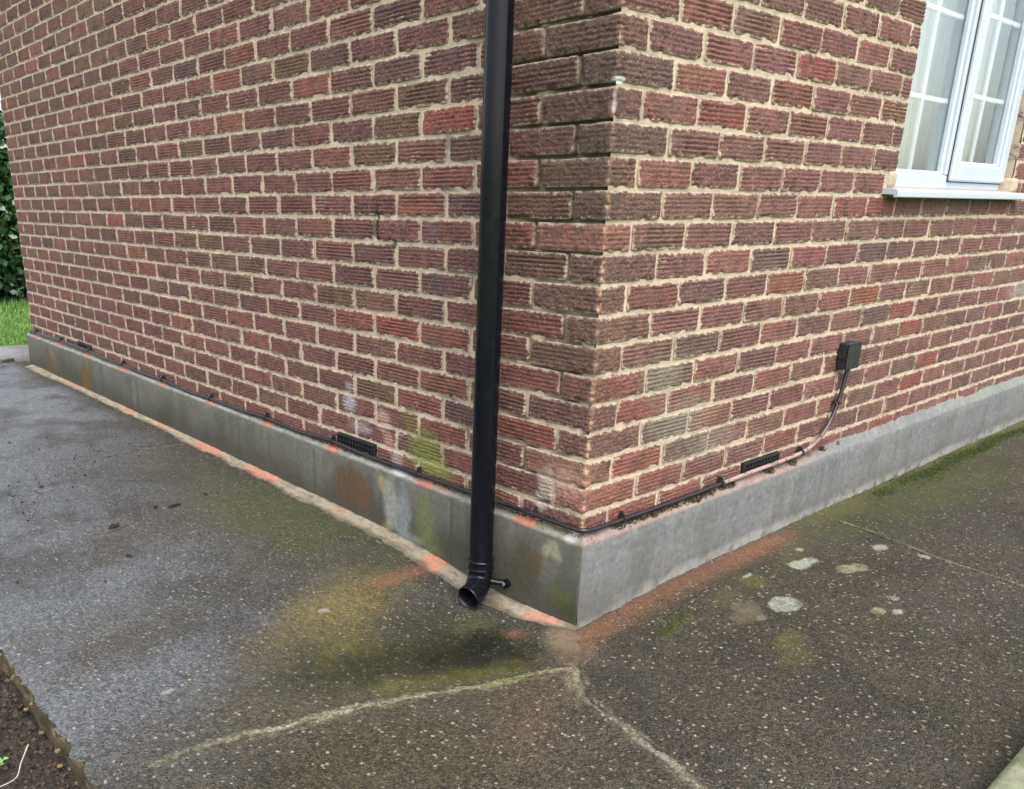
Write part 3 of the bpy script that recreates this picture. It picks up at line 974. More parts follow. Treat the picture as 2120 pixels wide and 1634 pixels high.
def build_wall_mortar(side):
    length = WALL_L if side == 'L' else WALL_R
    us = axis_steps((0, 1.8, .0065), (1.8, length, .011))
    if side == 'R':
        us = np.unique(np.concatenate([us, [OPEN_U0, OPEN_U1]]))
    zs = []
    for k in range(-1, int(WALL_H / CH) + 1):
        zs += [k * CH + d for d in (-.0075, -.0035, 0, .0035, .0075, .026, .046)]
    zs = np.array([z for z in zs if z < WALL_H])
    U, Z = np.meshgrid(us, zs, indexing='ij')
    d = .0050 - .0050 * fbm(U * 30, Z * 55, 401, 4, .6) + .003 * (fbm(U * 110, Z * 130, 402, 2) - .5)
    rake_dark = np.zeros(U.shape)
    if side == 'L':
        # perished, deeply raked joints between the pipe and the corner
        er = sstep(.36, .22, U) * sstep(.50, .72, Z + .10 * (fbm(U * 6, Z * 6, 403, 3) - .5)) * sstep(.30, .55, fbm(U * 8, Z * 13.66, 404, 3) + .12)
        low = sstep(.36, .2, U) * sstep(.62, .3, Z) * sstep(.46, .62, fbm(U * 9, Z * 13.66, 405, 3))
        low2 = sstep(.70, .3, U) * sstep(.56, .70, fbm(U * 9, Z * 13.66, 406, 3))
        er = np.clip(er + .7 * low + .5 * low2, 0, 1)
        d = d + .022 * er
        rake_dark = er * .35  # mortar colour darkens in step with the rake depth
    d = d + .004  # never proud of the crests
    if side == 'L':
        V = np.stack([d, np.maximum(U, d), Z], -1)
        fs = grid_faces(len(us), len(zs))[:, ::-1]
    else:
        V = np.stack([np.maximum(U, d), d, Z], -1)
        fs = grid_faces(len(us), len(zs))
    cu = .5 * (us[:-1] + us[1:])[:, None] + 0 * zs[None, :-1]; cz = .5 * (zs[:-1] + zs[1:])[None, :] + 0 * us[:-1, None]
    keep = np.ones(cu.shape, bool)
    if side == 'R': keep &= ~in_open(cu, cz)
    for (s, a, b) in VENTS:
        if s == side: keep &= ~((cu > a - .004) & (cu < b + .004) & (cz > -CH + .006) & (cz < -.004))
    me = np_mesh('wall', V.reshape(-1, 3), fs[keep.ravel()], M['mortar'], True, None, {'rake_dark': rake_dark.ravel()})
    me.materials.append(M['mortar_clean'])
    lim = 1.25 if side == 'L' else 1.0
    me.polygons.foreach_set('material_index', ((cu > lim) | (cz > 1.3))[keep].astype(np.int32))
    o = link('wall', me, house)
    # solid core behind the face
    mb = MB()
    if side == 'L':
        mb.box((.036, .05, -.34), (.26, length - .004, WALL_H))
    else:
        z0, z1 = OPEN_Z0 - .002, OPEN_Z1
        mb.box((.262, .0135, -.34), (OPEN_U0 - .003, .26, WALL_H))
        mb.box((OPEN_U1 + .003, .0135, -.34), (length, .26, WALL_H))
        mb.box((OPEN_U0 - .003, .0135, -.34), (OPEN_U1 + .003, .26, z0))
        mb.box((OPEN_U0 - .003, .0135, z1), (OPEN_U1 + .003, .26, WALL_H))
    mb.build('wall_core', M['mortar_clean'], o)
    return o


VENTS = [('L', 4 * ML - .004, 4 * ML + .218), ('L', 16 * ML - .004, 16 * ML + .218), ('R', .1125 + 3 * MR - .004, .1125 + 3 * MR + .219)]
wall_left = build_wall_mortar('L')
wall_right = build_wall_mortar('R')


# ---- bricks
def face_relief(U, V, L, H, seed, edge_d):
    sd_ = seed * 13
    P = .0112
    rdg = (.95, .7, 1.0, .35, .85, .55, 1.05, .25)[(seed * 5 + seed // 3) % 8]
    if seed >= 300 and seed < 400: rdg *= .5
    ph = V / P + .12 * (vnoise(U * 14, V * 9, sd_) - .5) + .20 * (vnoise(U * 75, V * 60, sd_ + 1) - .5) + (seed % 7) * .13
    w = .5 + .5 * np.cos(2 * math.pi * ph)
    w = w ** 2.2
    amp = .0052 * rdg * (.45 + .9 * vnoise(U * 14, V * 30, sd_ + 2))
    worn = sstep(.35, .65, vnoise(U * 9 + 3, V * 12, sd_ + 3))
    h = -amp * w * (.45 + .55 * worn) + (.0018 + .0026 * (1.1 - rdg)) * (vnoise(U * 190, V * 190, sd_ + 4) - .5) + .0018 * (vnoise(U * 55, V * 70, sd_ + 5) - .5)
    t = np.clip(edge_d / .007, 0, 1)
    h = h * (.35 + .65 * t) - .0036 * (1 - t) ** 2
    chip = sstep(.62, .85, vnoise(U * 40, V * 40, sd_ + 6)) * np.clip(1 - edge_d / .012, 0, 1)
    return h - .006 * chip


def brick_axis(L, n):
    e = np.array([0, .0022, .006])
    mid = np.linspace(.0105, L - .0105, max(2, n))
    return np.concatenate([e, mid, L - e[::-1]])


def brick_mesh(L, H, seed, nx, nz, depth=.10, want_raw=False):
    us, vs_ = brick_axis(L, nx), brick_axis(H, nz)
    U, V = np.meshgrid(us, vs_, indexing='ij')
    de = np.minimum.reduce([U, L - U, V, H - V])
    h = face_relief(U, V, L, H, seed, de)
    sd_ = seed * 13 + 50
    fl = np.exp(-de / .010)
    jx = .0034 * (fbm(V * 40, U * 0 + (U > L / 2) * 9, sd_, 3) - .5) * np.exp(-np.minimum(U, L - U) / .012)
    jz = .0028 * (fbm(U * 38, V * 0 + (V > H / 2) * 9, sd_ + 1, 4, .6) - .5) * np.exp(-np.minimum(V, H - V) / .012)
    # slightly rounded corners
    cu = np.minimum(U, L - U); cv = np.minimum(V, H - V)
    rc = np.clip(1 - np.hypot(cu, cv) / .008, 0, 1) * .0025
    X = U + jx + rc * np.where(U < L / 2, 1, -1); Z = V + jz + rc * np.where(V < H / 2, 1, -1)
    verts = np.stack([X, -h, Z], -1).reshape(-1, 3)
    nu, nv = len(us), len(vs_)
    N = nu * nv
    quads = [tuple(q) for q in grid_faces(nu, nv).tolist()]
    back = [(0, depth, 0), (L, depth, 0), (L, depth, H), (0, depth, H)]
    g = lambda i, j: i * nv + j
    faces = quads + [
        tuple([g(i, nv - 1) for i in range(nu)] + [N + 2, N + 3]),
        tuple([g(i, 0) for i in range(nu - 1, -1, -1)] + [N + 0, N + 1]),
        tuple([g(nu - 1, 0), N + 1, N + 2] + [g(nu - 1, j) for j in range(nv - 1, 0, -1)]),
        tuple([N + 0] + [g(0, j) for j in range(nv)] + [N + 3]),
        (N + 1, N + 0, N + 3, N + 2)]
    vlist = verts.tolist() + back
    edge = np.concatenate([np.clip(de / .014, 0, 1).ravel(), np.zeros(4)])
    if want_raw:
        return np.array(vlist), faces, edge, len(quads)
    me = bpy.data.meshes.new('brick')
    me.from_pydata(vlist, [], faces)
    sm = np.zeros(len(faces), bool); sm[:len(quads)] = True
    me.polygons.foreach_set('use_smooth', sm)
    a = me.attributes.new('edge', 'FLOAT', 'POINT'); a.data.foreach_set('value', edge.astype(np.float32))
    a = me.attributes.new('arris', 'FLOAT', 'POINT'); a.data.foreach_set('value', np.zeros(len(vlist), np.float32))
    me.materials.append(M['brick'])
    me.update()
    return me


def corner_mesh(La, Lb, H, seed, nxa, nxb, nz):
    ua = brick_axis(La, nxa); ub = brick_axis(Lb, nxb)
    ss = np.concatenate([ua, La + ub[1:]])
    vs_ = brick_axis(H, nz)
    S, V = np.meshgrid(ss, vs_, indexing='ij')
    tot = La + Lb
    de_out = np.minimum.reduce([S, tot - S, V, H - V])
    da = np.abs(S - La)
    h = face_relief(S, V, tot, H, seed, de_out)
    sd_ = seed * 13 + 70
    on_left = S <= La
    ax, ay = np.where(on_left, 0, S - La), np.where(on_left, La - S, 0)
    k = np.clip(da / .006, 0, 1)
    nx_ = np.where(on_left, -1.0, -(1 - k) * .7); ny_ = np.where(on_left, -(1 - k) * .7, -1.0)
    nl = np.hypot(nx_, ny_); nx_, ny_ = nx_ / nl, ny_ / nl
    chip = sstep(.40, .75, fbm(V * 55, V * 0 + seed, sd_, 3)) * np.clip(1 - da / .016, 0, 1)
    inset = .0030 * (1 - k) ** 2 + .007 * chip
    jz = .0028 * (fbm(S * 38, V * 0 + (V > H / 2) * 9, sd_ + 1, 4, .6) - .5) * np.exp(-np.minimum(V, H - V) / .012)
    X = ax + nx_ * h + inset * .7; Y = ay + ny_ * h + inset * .7; Z = V + jz
    nu, nv = len(ss), len(vs_)
    N = nu * nv
    quads = [tuple(q) for q in grid_faces(nu, nv).tolist()]
    g = lambda i, j: i * nv + j
    vlist = np.stack([X, Y, Z], -1).reshape(-1, 3).tolist() + [(Lb, La, 0), (Lb, La, H)]
    faces = quads + [
        tuple([g(i, nv - 1) for i in range(nu)] + [N + 1]),
        tuple([g(i, 0) for i in range(nu - 1, -1, -1)] + [N]),
        tuple([g(nu - 1, 0), N, N + 1] + [g(nu - 1, j) for j in range(nv - 1, 0, -1)]),
        tuple([N] + [g(0, j) for j in range(nv)] + [N + 1])]
    me = bpy.data.meshes.new('brick')
    me.from_pydata(vlist, [], faces)
    sm = np.zeros(len(faces), bool); sm[:len(quads)] = True
    me.polygons.foreach_set('use_smooth', sm)
    edge = np.concatenate([np.clip(de_out / .014, 0, 1).ravel(), np.zeros(2)])
    arr = np.concatenate([(np.clip(1 - da / .014, 0, 1) * np.clip(.2 + chip * 2, 0, 1)).ravel(), np.zeros(2)])
    a = me.attributes.new('edge', 'FLOAT', 'POINT'); a.data.foreach_set('value', edge.astype(np.float32))
    a = me.attributes.new('arris', 'FLOAT', 'POINT'); a.data.foreach_set('value', arr.astype(np.float32))
    me.materials.append(M['brick'])
    me.update()
    return me


BH = CH - .0084
PAL = [((.138, .056, .050), 6), ((.154, .061, .053), 6), ((.170, .065, .055), 4), ((.140, .068, .053), 3.5), ((.120, .053, .050), 3), ((.140, .075, .055), 1.6), ((.195, .068, .053), .7), ((.106, .053, .049), 1.2)]
PW = [w for _, w in PAL]
# bricks the photograph singles out: (wall, course, position along the wall) -> colour
RED, BRIGHT, ORNG, SLATE, OLIVE, PALE, BUFF = (.26, .065, .05), (.33, .07, .055), (.30, .105, .055), (.050, .050, .056), (.115, .080, .038), (.20, .10, .075), (.40, .21, .14)
SPECIAL = {}
for s_, c_, u_, col_ in [
    ('L', 13, .56, BRIGHT), ('L', 10, .65, (.27, .09, .065)), ('L', 10, .33, (.11, .06, .045)), ('L', 5, .78, BRIGHT), ('L', 12, .65, PALE), ('L', 11, .56, (.22, .075, .065)), ('L', 2, .33, RED), ('L', 4, .33, (.22, .065, .06)), ('L', 6, .33, (.19, .06, .05)),
    ('L', 3, .56, (.23, .09, .05)), ('L', 2, .70, (.22, .07, .055)), ('L', 4, .66, (.16, .065, .055)), ('L', 9, .12, (.24, .07, .07)), ('L', 9, .33, (.19, .055, .05)), ('L', 11, .33, (.22, .065, .06)), ('L', 4, .05, (.20, .085, .06)), ('L', 4, .3, (.20, .065, .058)),
    ('L', 17, 2.12, SLATE), ('L', 17, 2.55, (.26, .085, .06)), ('L', 14, 1.75, (.30, .09, .06)), ('L', 7, 2.85, ORNG), ('L', 10, 2.80, RED), ('L', 9, 2.95, BRIGHT), ('L', 3, 2.28, ORNG), ('L', 13, 3.6, RED), ('L', 13, 3.45, RED), ('L', 6, 2.7, RED),
    ('L', 12, 1.0, OLIVE), ('L', 14, .78, OLIVE), ('L', 13, .78, OLIVE), ('L', 16, 1.45, OLIVE), ('L', 8, 2.2, OLIVE), ('L', 13, 2.1, OLIVE), ('L', 6, 1.05, OLIVE), ('L', 2, .95, OLIVE), ('L', 7, .1, (.10, .066, .043)), ('L', 8, .25, (.085, .06, .042)), ('L', 12, .05, (.075, .07, .06)), ('L', 10, .05, (.085, .075, .055)),
    ('L', 2, .05, (.085, .072, .068)), ('L', 3, .1, (.11, .055, .045)), ('L', 11, .1, (.115, .078, .05)), ('L', 14, .05, (.075, .062, .06)), ('L', 15, .1, (.10, .06, .05)), ('L', 13, .1, (.10, .055, .05)), ('L', 5, .1, (.10, .052, .048)), ('L', 6, .05, (.125, .085, .055)), ('L', 8, .05, (.095, .065, .06)), ('L', 1, .1, (.26, .12, .085)), ('L', 0, .05, (.25, .12, .09)),
    ('R', 13, .45, (.24, .065, .05)), ('R', 13, .90, (.17, .07, .05)), ('R', 15, .9, RED), ('R', 16, .33, (.24, .09, .06)), ('R', 16, .80, (.18, .06, .05)), ('R', 14, .80, (.20, .07, .05)), ('R', 14, 1.45, (.22, .10, .05)), ('R', 10, 1.25, (.23, .07, .06)), ('R', 10, 1.45, (.23, .065, .055)),
    ('R', 7, .90, (.24, .085, .055)), ('R', 7, .23, (.17, .065, .055)), ('R', 4, .10, (.23, .075, .06)), ('R', 3, .2, (.24, .065, .055)), ('R', 1, .22, (.30, .10, .07)), ('R', 0, .1, (.30, .10, .075)), ('R', 0, .33, (.22, .085, .06)), ('R', 3, .45, (.21, .07, .055)), ('R', 2, .60, (.24, .095, .06)), ('R', 6, 1.45, ORNG), ('R', 3, .8, (.24, .085, .06)),
    ('R', 9, .05, BUFF), ('R', 9, .22, (.14, .095, .07)), ('R', 6, .12, (.145, .10, .062)), ('R', 4, .33, (.13, .11, .08)), ('R', 2, .33, (.15, .13, .10)), ('R', 2, .1, (.17, .095, .065)), ('R', 5, .05, (.14, .10, .06)), ('R', 3, .05, (.12, .085, .07)), ('R', 7, .05, (.12, .085, .075)), ('R', 1, .05, (.20, .12, .075)), ('R', 1, .45, (.13, .12, .09)), ('R', 5, 1.9, RED), ('R', 4, 1.9, RED), ('R', 2, 2.2, RED), ('R', 1, 1.95, RED), ('R', 0, 1.1, (.23, .085, .06)), ('R', -1, 1.3, (.24, .085, .06)), ('R', -1, 1.7, (.25, .085, .06)), ('R', -1, .2, (.28, .10, .07)), ('R', -1, .5, (.24, .09, .065)),
]:
    SPECIAL.setdefault((s_, c_), []).append((u_, col_))


def tone(c):
    return tuple(.54 * x + .46 * m for x, m in zip(c, (.150, .061, .051)))


def brick_colour(side, k, a, b, r):
    for u, c in SPECIAL.get((side, k), []):
        if a - .006 <= u <= b + .006: return tone(c)
    c = PAL[r.choices(range(len(PAL)), PW)[0]][0]
    f = r.uniform(.90, 1.16)
    c = tuple(x * f * r.uniform(.94, 1.06) for x in c)
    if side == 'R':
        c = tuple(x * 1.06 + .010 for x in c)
    return c


def dist_cam(side, u, z):
    p = Vector((0, u, z)) if side == 'L' else Vector((u, 0, z))
    return (p - CAM).length


def facing_px(side, a, b, z):
    """projected size of the brick, and whether it falls in the picture"""
    p = Vector((0, .5 * (a + b), z + .03)) if side == 'L' else Vector((.5 * (a + b), 0, z + .03))
    d = p - CAM
    x, y, w = d.dot(RX), d.dot(DN), d.dot(FW)
    if w <= 0: return 0, False
    px = 835.405 + 1736.687 * x / w; py = 1014.146 + 1736.687 * y / w
    n = Vector((-1, 0, 0)) if side == 'L' else Vector((0, -1, 0))
    area = (b - a) * BH * abs(d.normalized().dot(n)) / d.length_squared
    return area, (-70 < px < 2190 and -45 < py < 1650)


def near_stain(side, a, b, z):
    for c, r_, *_ in WALL_STAINS:
        cu, ru, on = (c[1], r_[1], c[0] == 0) if side == 'L' else (c[0], r_[0], c[1] == 0)
        if on and b > cu - ru * 1.5 and a < cu + ru * 1.5 and z + BH > c[2] - r_[2] * 1.5 and z < c[2] + r_[2] * 1.5: return True
    return False


def build_bricks():
    r = random.Random(21)
    n_courses = int(WALL_H / CH)
    var_hi = [brick_mesh(.2150, BH, 100 + i, 44, 17) for i in range(18)]
    var_mid = [brick_mesh(.2150, BH, 200 + i, 24, 13) for i in range(16)]
    cornA = [corner_mesh(.2150, .1025, BH, 300 + i, 44, 22, 17) for i in range(7)]
    cornB = [corner_mesh(.1025, .2150, BH, 330 + i, 22, 44, 17) for i in range(7)]
    cut_cache = {}
    todo = []
    for k in range(-1, n_courses):
        z = k * CH + .0042
        odd = (k % 2 != 0)
        # corner brick: one brick shows on both walls
        todo.append(('C', k, 0, .215 if odd else .1025, z, 1e9, True))
        for side in 'LR':
            mod = ML if side == 'L' else MR
            length = WALL_L if side == 'L' else WALL_R
            first = (.215 if odd else .1025) if side == 'L' else (.1025 if odd else .215)
            u = first + (mod - .215)
            while u < length - .02:
                a, b = u, min(u + .215, length)
                u += mod
                segs = [(a, b)]
                if side == 'R' and z + BH * .5 > OPEN_Z0 and z + BH * .5 < OPEN_Z1:
                    o0 = OPEN_U0 if k > 11 else 1.478
                    o1 = OPEN_U1 if k > 11 else 2.745
                    segs = []
                    if a < o0: segs.append((a, min(b, o0)))
                    if b > o1: segs.append((max(a, o1), b))
                skip = False
                if k == -1:
                    for (s, va, vb) in VENTS:
                        if s == side and abs(.5 * (va + vb) - .5 * (a + b)) < .05: skip = True
                if skip: continue
                for (a2, b2) in segs:
                    if b2 - a2 < .03: continue
                    sz, vis = facing_px(side, a2, b2, z)
                    todo.append((side, k, a2, b2, z, sz, vis))
    # the bricks that show largest become objects of their own, wall by wall
    own = set()
    for side in 'LR':
        l = sorted([t for t in todo if t[0] in (side, 'C' if side == 'L' else '-') and t[6]], key=lambda t: -t[5])
        own.update(l[:N_OWN])
    rest = {'L': [], 'R': []}
    for t in todo:
        side, k, a, b, z, sz, vis = t
        if side == 'C':
            odd = (k % 2 != 0)
            me = r.choice(cornA if odd else cornB)
            o = link('brick', me, wall_left)
            o.location = (r.uniform(-.0015, .0015), r.uniform(-.0015, .0015), z + r.uniform(-.001, .001))
            c = None
            for u, cc in SPECIAL.get(('L', k), []):
                if u <= (.215 if odd else .1025): c = cc
            for u, cc in SPECIAL.get(('R', k), []):
                if u <= (.1025 if odd else .215): c = cc if c is None else tuple(.5 * (p + q) for p, q in zip(c, cc))
            if c is None: c = brick_colour('L', k, .05, .06, r)
            o.color = (*tone(c), 1)
            continue
        col = brick_colour(side, k, a, b, r)
        if t not in own:
            rest[side].append((k, a, b, z, col, r.randrange(1 << 20)))
            continue
        L = b - a
        d = dist_cam(side, .5 * (a + b), z)
        if abs(L - .215) < .004:
            me = r.choice(var_hi if d < 2.95 else var_mid)
        else:
            key = (round(L, 3), k % 5)
            if key not in cut_cache: cut_cache[key] = brick_mesh(L, BH, 400 + len(cut_cache), max(6, int(L / .006)), 14)
            me = cut_cache[key]
        par = wall_left if side == 'L' else wall_right
        o = link('brick', me, par)
        jit = (r.uniform(-.0018, .0018), r.uniform(-.0015, .0025), r.uniform(-.0012, .0012))
        roll = r.gauss(0, .0045)
        if side == 'L':
            o.location = (jit[1], b + jit[0], z + jit[2]); o.rotation_euler = (0, roll, -math.pi / 2)
            o.rotation_euler = (0, roll, -math.pi / 2)
        else:
            o.location = (a + jit[0], jit[1], z + jit[2]); o.rotation_euler = (0, roll, 0)
        o.color = (*col, 1)
        if not near_stain(side, a, b, z):
            o.material_slots[0].link = 'OBJECT'; o.material_slots[0].material = M['brick_clean']
    # everything farther, or outside the picture, as one joined part per wall
    protos = [brick_mesh(.2150, BH, 500 + i, 12, 9, want_raw=True) for i in range(8)]
    for side in 'LR':
        vs_all, fs_all, ed, cs, smooth = [], [], [], [], []
        base = 0
        for (k, a, b, z, col, sd_) in rest[side]:
            v, f, e, nq = protos[sd_ % 8]
            v = v.copy(); v[:, 0] *= (b - a) / .215
            if side == 'L': w = np.stack([v[:, 1], b - v[:, 0], v[:, 2] + z], 1)
            else: w = np.stack([v[:, 0] + a, v[:, 1], v[:, 2] + z], 1)
            vs_all.append(w); fs_all += [tuple(i + base for i in q) for q in f]
            ed.append(e); cs.append(np.tile((*col, 1), (len(v), 1)))
            smooth += [True] * nq + [False] * (len(f) - nq)
            base += len(v)
        if not vs_all: continue
        me = bpy.data.meshes.new('bricks')
        me.from_pydata(np.concatenate(vs_all).tolist(), [], fs_all)
        me.polygons.foreach_set('use_smooth', smooth)
        at = me.attributes.new('edge', 'FLOAT', 'POINT'); at.data.foreach_set('value', np.concatenate(ed).astype(np.float32))
        ca = me.color_attributes.new('Col', 'FLOAT_COLOR', 'POINT'); ca.data.foreach_set('color', np.concatenate(cs).astype(np.float32).ravel())
        me.materials.append(M['brick_far'])
        o = link('far_bricks', me, wall_left if side == 'L' else wall_right)
        o['kind'] = 'stuff'


N_OWN = 300
build_bricks()


# ---- plinth
def plinth_left_colour(S, T, Z, splay):
    c = np.empty(S.shape + (3,)); c[:] = (.185, .180, .150)
    n = fbm(S * 5, Z * 7, 601, 5, .6)
    c = mixc(c, sstep(.42, .68, n) * .6, (.125, .122, .098))
    c = mixc(c, sstep(.5, .75, fbm(S * 14, Z * 3, 602, 4)) * .5, (.25, .245, .215))
    damp = sstep(-.10, -.26, Z + .12 * (fbm(S * 4, Z * 2, 603, 4, .6) - .5))
    c = mixc(c, damp * .80, (.066, .063, .042))
    for cy, cz, ry, rz, col, st in ((3.66, -.20, .13, .13, (.20, .10, .025), 1.0), (4.35, -.18, .13, .11, (.17, .10, .045), .8), (4.1, -.19, .10, .10, (.13, .095, .055), .4),
                                    (1.02, -.165, .12, .085, (.16, .075, .035), .75), (.93, -.18, .07, .08, (.18, .085, .035), .75),
                                    (.775, -.17, .055, .12, (.46, .46, .42), .75), (.705, -.18, .050, .14, (.36, .39, .43), .70), (.60, -.17, .06, .12, (.20, .23, .085), .70), (.585, -.25, .10, .06, (.20, .24, .08), .6),
                                    (.66, -.27, .10, .04, (.34, .37, .36), .5), (.825, -.115, .035, .035, (.45, .36, .20), .85), (.80, -.275, .03, .03, (.36, .26, .13), .85),
                                    (.17, -.185, .07, .09, (.085, .075, .035), .7), (.13, -.17, .03, .06, (.15, .08, .04), .5), (.03, -.235, .06, .05, (.13, .15, .035), .75), (.00, -.27, .05, .05, (.06, .065, .03), .7),
                                    (.070, -.105, .028, .028, (.42, .40, .25), .85), (.050, -.125, .018, .024, (.42, .40, .25), .8), (.095, -.12, .014, .022, (.40, .38, .24), .8), (.45, -.24, .14, .06, (.075, .080, .045), .6), (3.4, -.16, .04, .12, (.10, .10, .09), .6), (2.95, -.17, .03, .10, (.33, .33, .30), .35)):
        m = ell(S, Z, cy, cz, ry, rz, 0, .6, .35, 16, 604); c = mixc(c, m * st, col)
    for cy in (1.234, .475, 2.9, 3.75):
        c = mixc(c, np.exp(-((S - cy - .004 * (fbm(Z * 30, S * 0, 605, 3) - .5)) / .004) ** 2) * .6, (.05, .05, .045))
    # pale weathered splay with marker paint below each clip
    sp = sstep(.35, .9, splay)
    c = mixc(c, sp * .75, (.42, .42, .385))
    c = mixc(c, sp * sstep(.75, .15, T + .5 * (fbm(S * 20, T * 2, 616, 4, .6) - .5)) * .85, (.13, .075, .045))
    c = mixc(c, sp * sstep(.45, .7, fbm(S * 25, T * 3, 606, 4, .6)) * .7, (.20, .185, .13))
    c = mixc(c, sp * sstep(.30, .05, S) * .5, (.25, .22, .12))
    for cy in (4.60, 4.16, 3.64, 3.12, 2.62, 2.10, 1.60, 1.14, .63, .20):
        m = sstep(1, .5, np.abs(S - cy + .015) / .048 + .6 * (fbm(S * 40, T * 4, 607, 4) - .5)) * sp
        c = mixc(c, m * .85, (.58, .22, .13))
    c = mixc(c, ell(S, Z, .55, -.06, .07, .012, 0, .7, .3, 20, 608) * .6, (.52, .27, .19))
    c = mixc(c, ell(S, Z, .74, -.062, .05, .012, 0, .7, .3, 20, 609) * .8, (.62, .64, .62))
    c = mixc(c, ell(S, Z, .02, -.062, .03, .02, 0, .7, .3, 20, 610) * .8, (.62, .63, .62))
    return c


def plinth_right_colour(S, T, Z, splay):
    c = np.empty(S.shape + (3,)); c[:] = (.335, .346, .348)
    n = fbm(S * 4, Z * 7, 621, 5, .6)
    c = mixc(c, sstep(.40, .68, n) * .55, (.25, .272, .288))
    c = mixc(c, sstep(.50, .70, fbm(S * 48 + Z * 14, Z * 40, 622, 4, .7)) * .25, (.42, .435, .445))
    c = mixc(c, sstep(.60, .72, fbm(S * 110, Z * 100, 623, 3)) * .35, (.56, .58, .60))
    c = mixc(c, sstep(.60, .72, fbm(S * 75, Z * 80, 628, 3)) * .3, (.20, .215, .23))
    c = mixc(c, sstep(.35, .02, S) * sstep(-.12, -.22, Z) * .35, (.24, .25, .25))
    st_ = sstep(.50, .66, fbm(S * 9, Z * 1.4, 631, 4, .6)) * sstep(-.07, -.12, Z)
    c = mixc(c, st_ * .45, (.20, .20, .185))
    dmp = sstep(-.16, -.27, Z + .10 * (fbm(S * 5, Z * 3, 632, 5, .6) - .5))
    c = mixc(c, dmp * .62, (.19, .188, .165))
    b = sstep(-.235, -.265, Z + .03 * (fbm(S * 14, Z * 4, 624, 4, .6) - .5) + .045 * np.exp(-((S) / .3) ** 2))
    c = mixc(c, b * .75, (.50, .50, .47))
    c = mixc(c, b * sstep(.55, .7, fbm(S * 22, Z * 20, 625, 4, .6)) * .8, (.16, .15, .11))
    sp = sstep(.3, .9, splay)
    m = sp * sstep(1.32, 1.05, S + .12 * (fbm(S * 9, T * 2, 626, 4) - .5))
    c = mixc(c, m * .60 * (.45 + .55 * sstep(.3, .6, fbm(S * 18, T * 3, 629, 5, .65))), (.60, .36, .29))
    c = mixc(c, sp * sstep(.55, .1, T + .6 * (fbm(S * 24, T * 2, 630, 4, .6) - .5)) * .7 * sstep(1.5, 1.2, S), (.11, .080, .055))
    c = mixc(c, m * sstep(.5, .7, fbm(S * 12, T * 2, 627, 4)) * .6, (.45, .43, .40))
    g = sp * sstep(2.0, 2.6, S)
    c = mixc(c, g * .45, (.36, .43, .36))
    return c


def build_plinth(side):
    length = WALL_L + .028 if side == 'L' else WALL_R
    s = axis_steps((-PD, 1.6, .0065), (1.6, length, .013))
    # profile parameter: splay then face
    tp = np.concatenate([np.linspace(0, 1, 9), 1 + np.linspace(0, 1, 39)[1:]])
    S, T = np.meshgrid(s, tp, indexing='ij')
    jag = fbm(S * 16, S * 0, 611 if side == 'L' else 612, 5, .65) - .5
    lift = .016 * jag + (0 if side == 'L' else .010 * sstep(1.15, 1.5, S) + .012 * jag * sstep(1.0, 1.3, S))
    sp = np.clip(T, 0, 1); fc = np.clip(T - 1, 0, 1)
    out = PD * sp + (-.003) * (1 - sp)
    Z = np.where(T <= 1, -.047 + lift * (1 - sp) - .023 * sp, -.070 - .29 * fc)
    arr_ = np.exp(-((T - 1) / .06) ** 2) * .0022
    out = out - arr_ + .0028 * (fbm(S * 7, Z * 9, 613, 4) - .5) * sp + .0012 * (fbm(S * 60, Z * 60, 614, 3) - .5)
    if side == 'R':
        # crumbling drips of render at the foot
        out = out + .005 * sstep(-.245, -.285, Z) * sstep(.40, .62, fbm(S * 13, Z * 5, 615, 4, .6))
    rnd_c = .004 * np.exp(-((S + PD) / .006))
    out = out - rnd_c
    splay = sstep(1.04, .98, T)
    # mitre at the corner: run coordinate may not pass the current projection
    R = np.maximum(S, -out)
    if side == 'L':
        V = np.stack([-out, R, Z], -1); c = plinth_left_colour(S, T, Z, splay) * .70; fs = grid_faces(len(s), len(tp))
    else:
        V = np.stack([R, -out, Z], -1); c = plinth_right_colour(S, T, Z, splay) * np.array([.545, .535, .52]); fs = grid_faces(len(s), len(tp))[:, ::-1]
    me = np_mesh('plinth', V.reshape(-1, 3), fs, M['plinth'], True, c.reshape(-1, 3))
    o = link('plinth', me, house)
    if side == 'L':
        mb = MB(); mb.box((-PD + .004, length - .012, -.36), (.25, length - .001, -.075)); mb.build('plinth_end', M['mortar_clean'], o)


build_plinth('L')
build_plinth('R')

# lid added out of view so that daylight does not fall into the room
mb = MB(); mb.box((.0, .0, WALL_H + .004), (4.6, WALL_L, WALL_H + .12)); mb.box((4.3, .262, -.34), (4.5, WALL_L, WALL_H)); mb.box((.262, WALL_L - .24, -.34), (4.298, WALL_L - .004, WALL_H))
mb.build('unseen_lid', M['unseen_lid'], house)


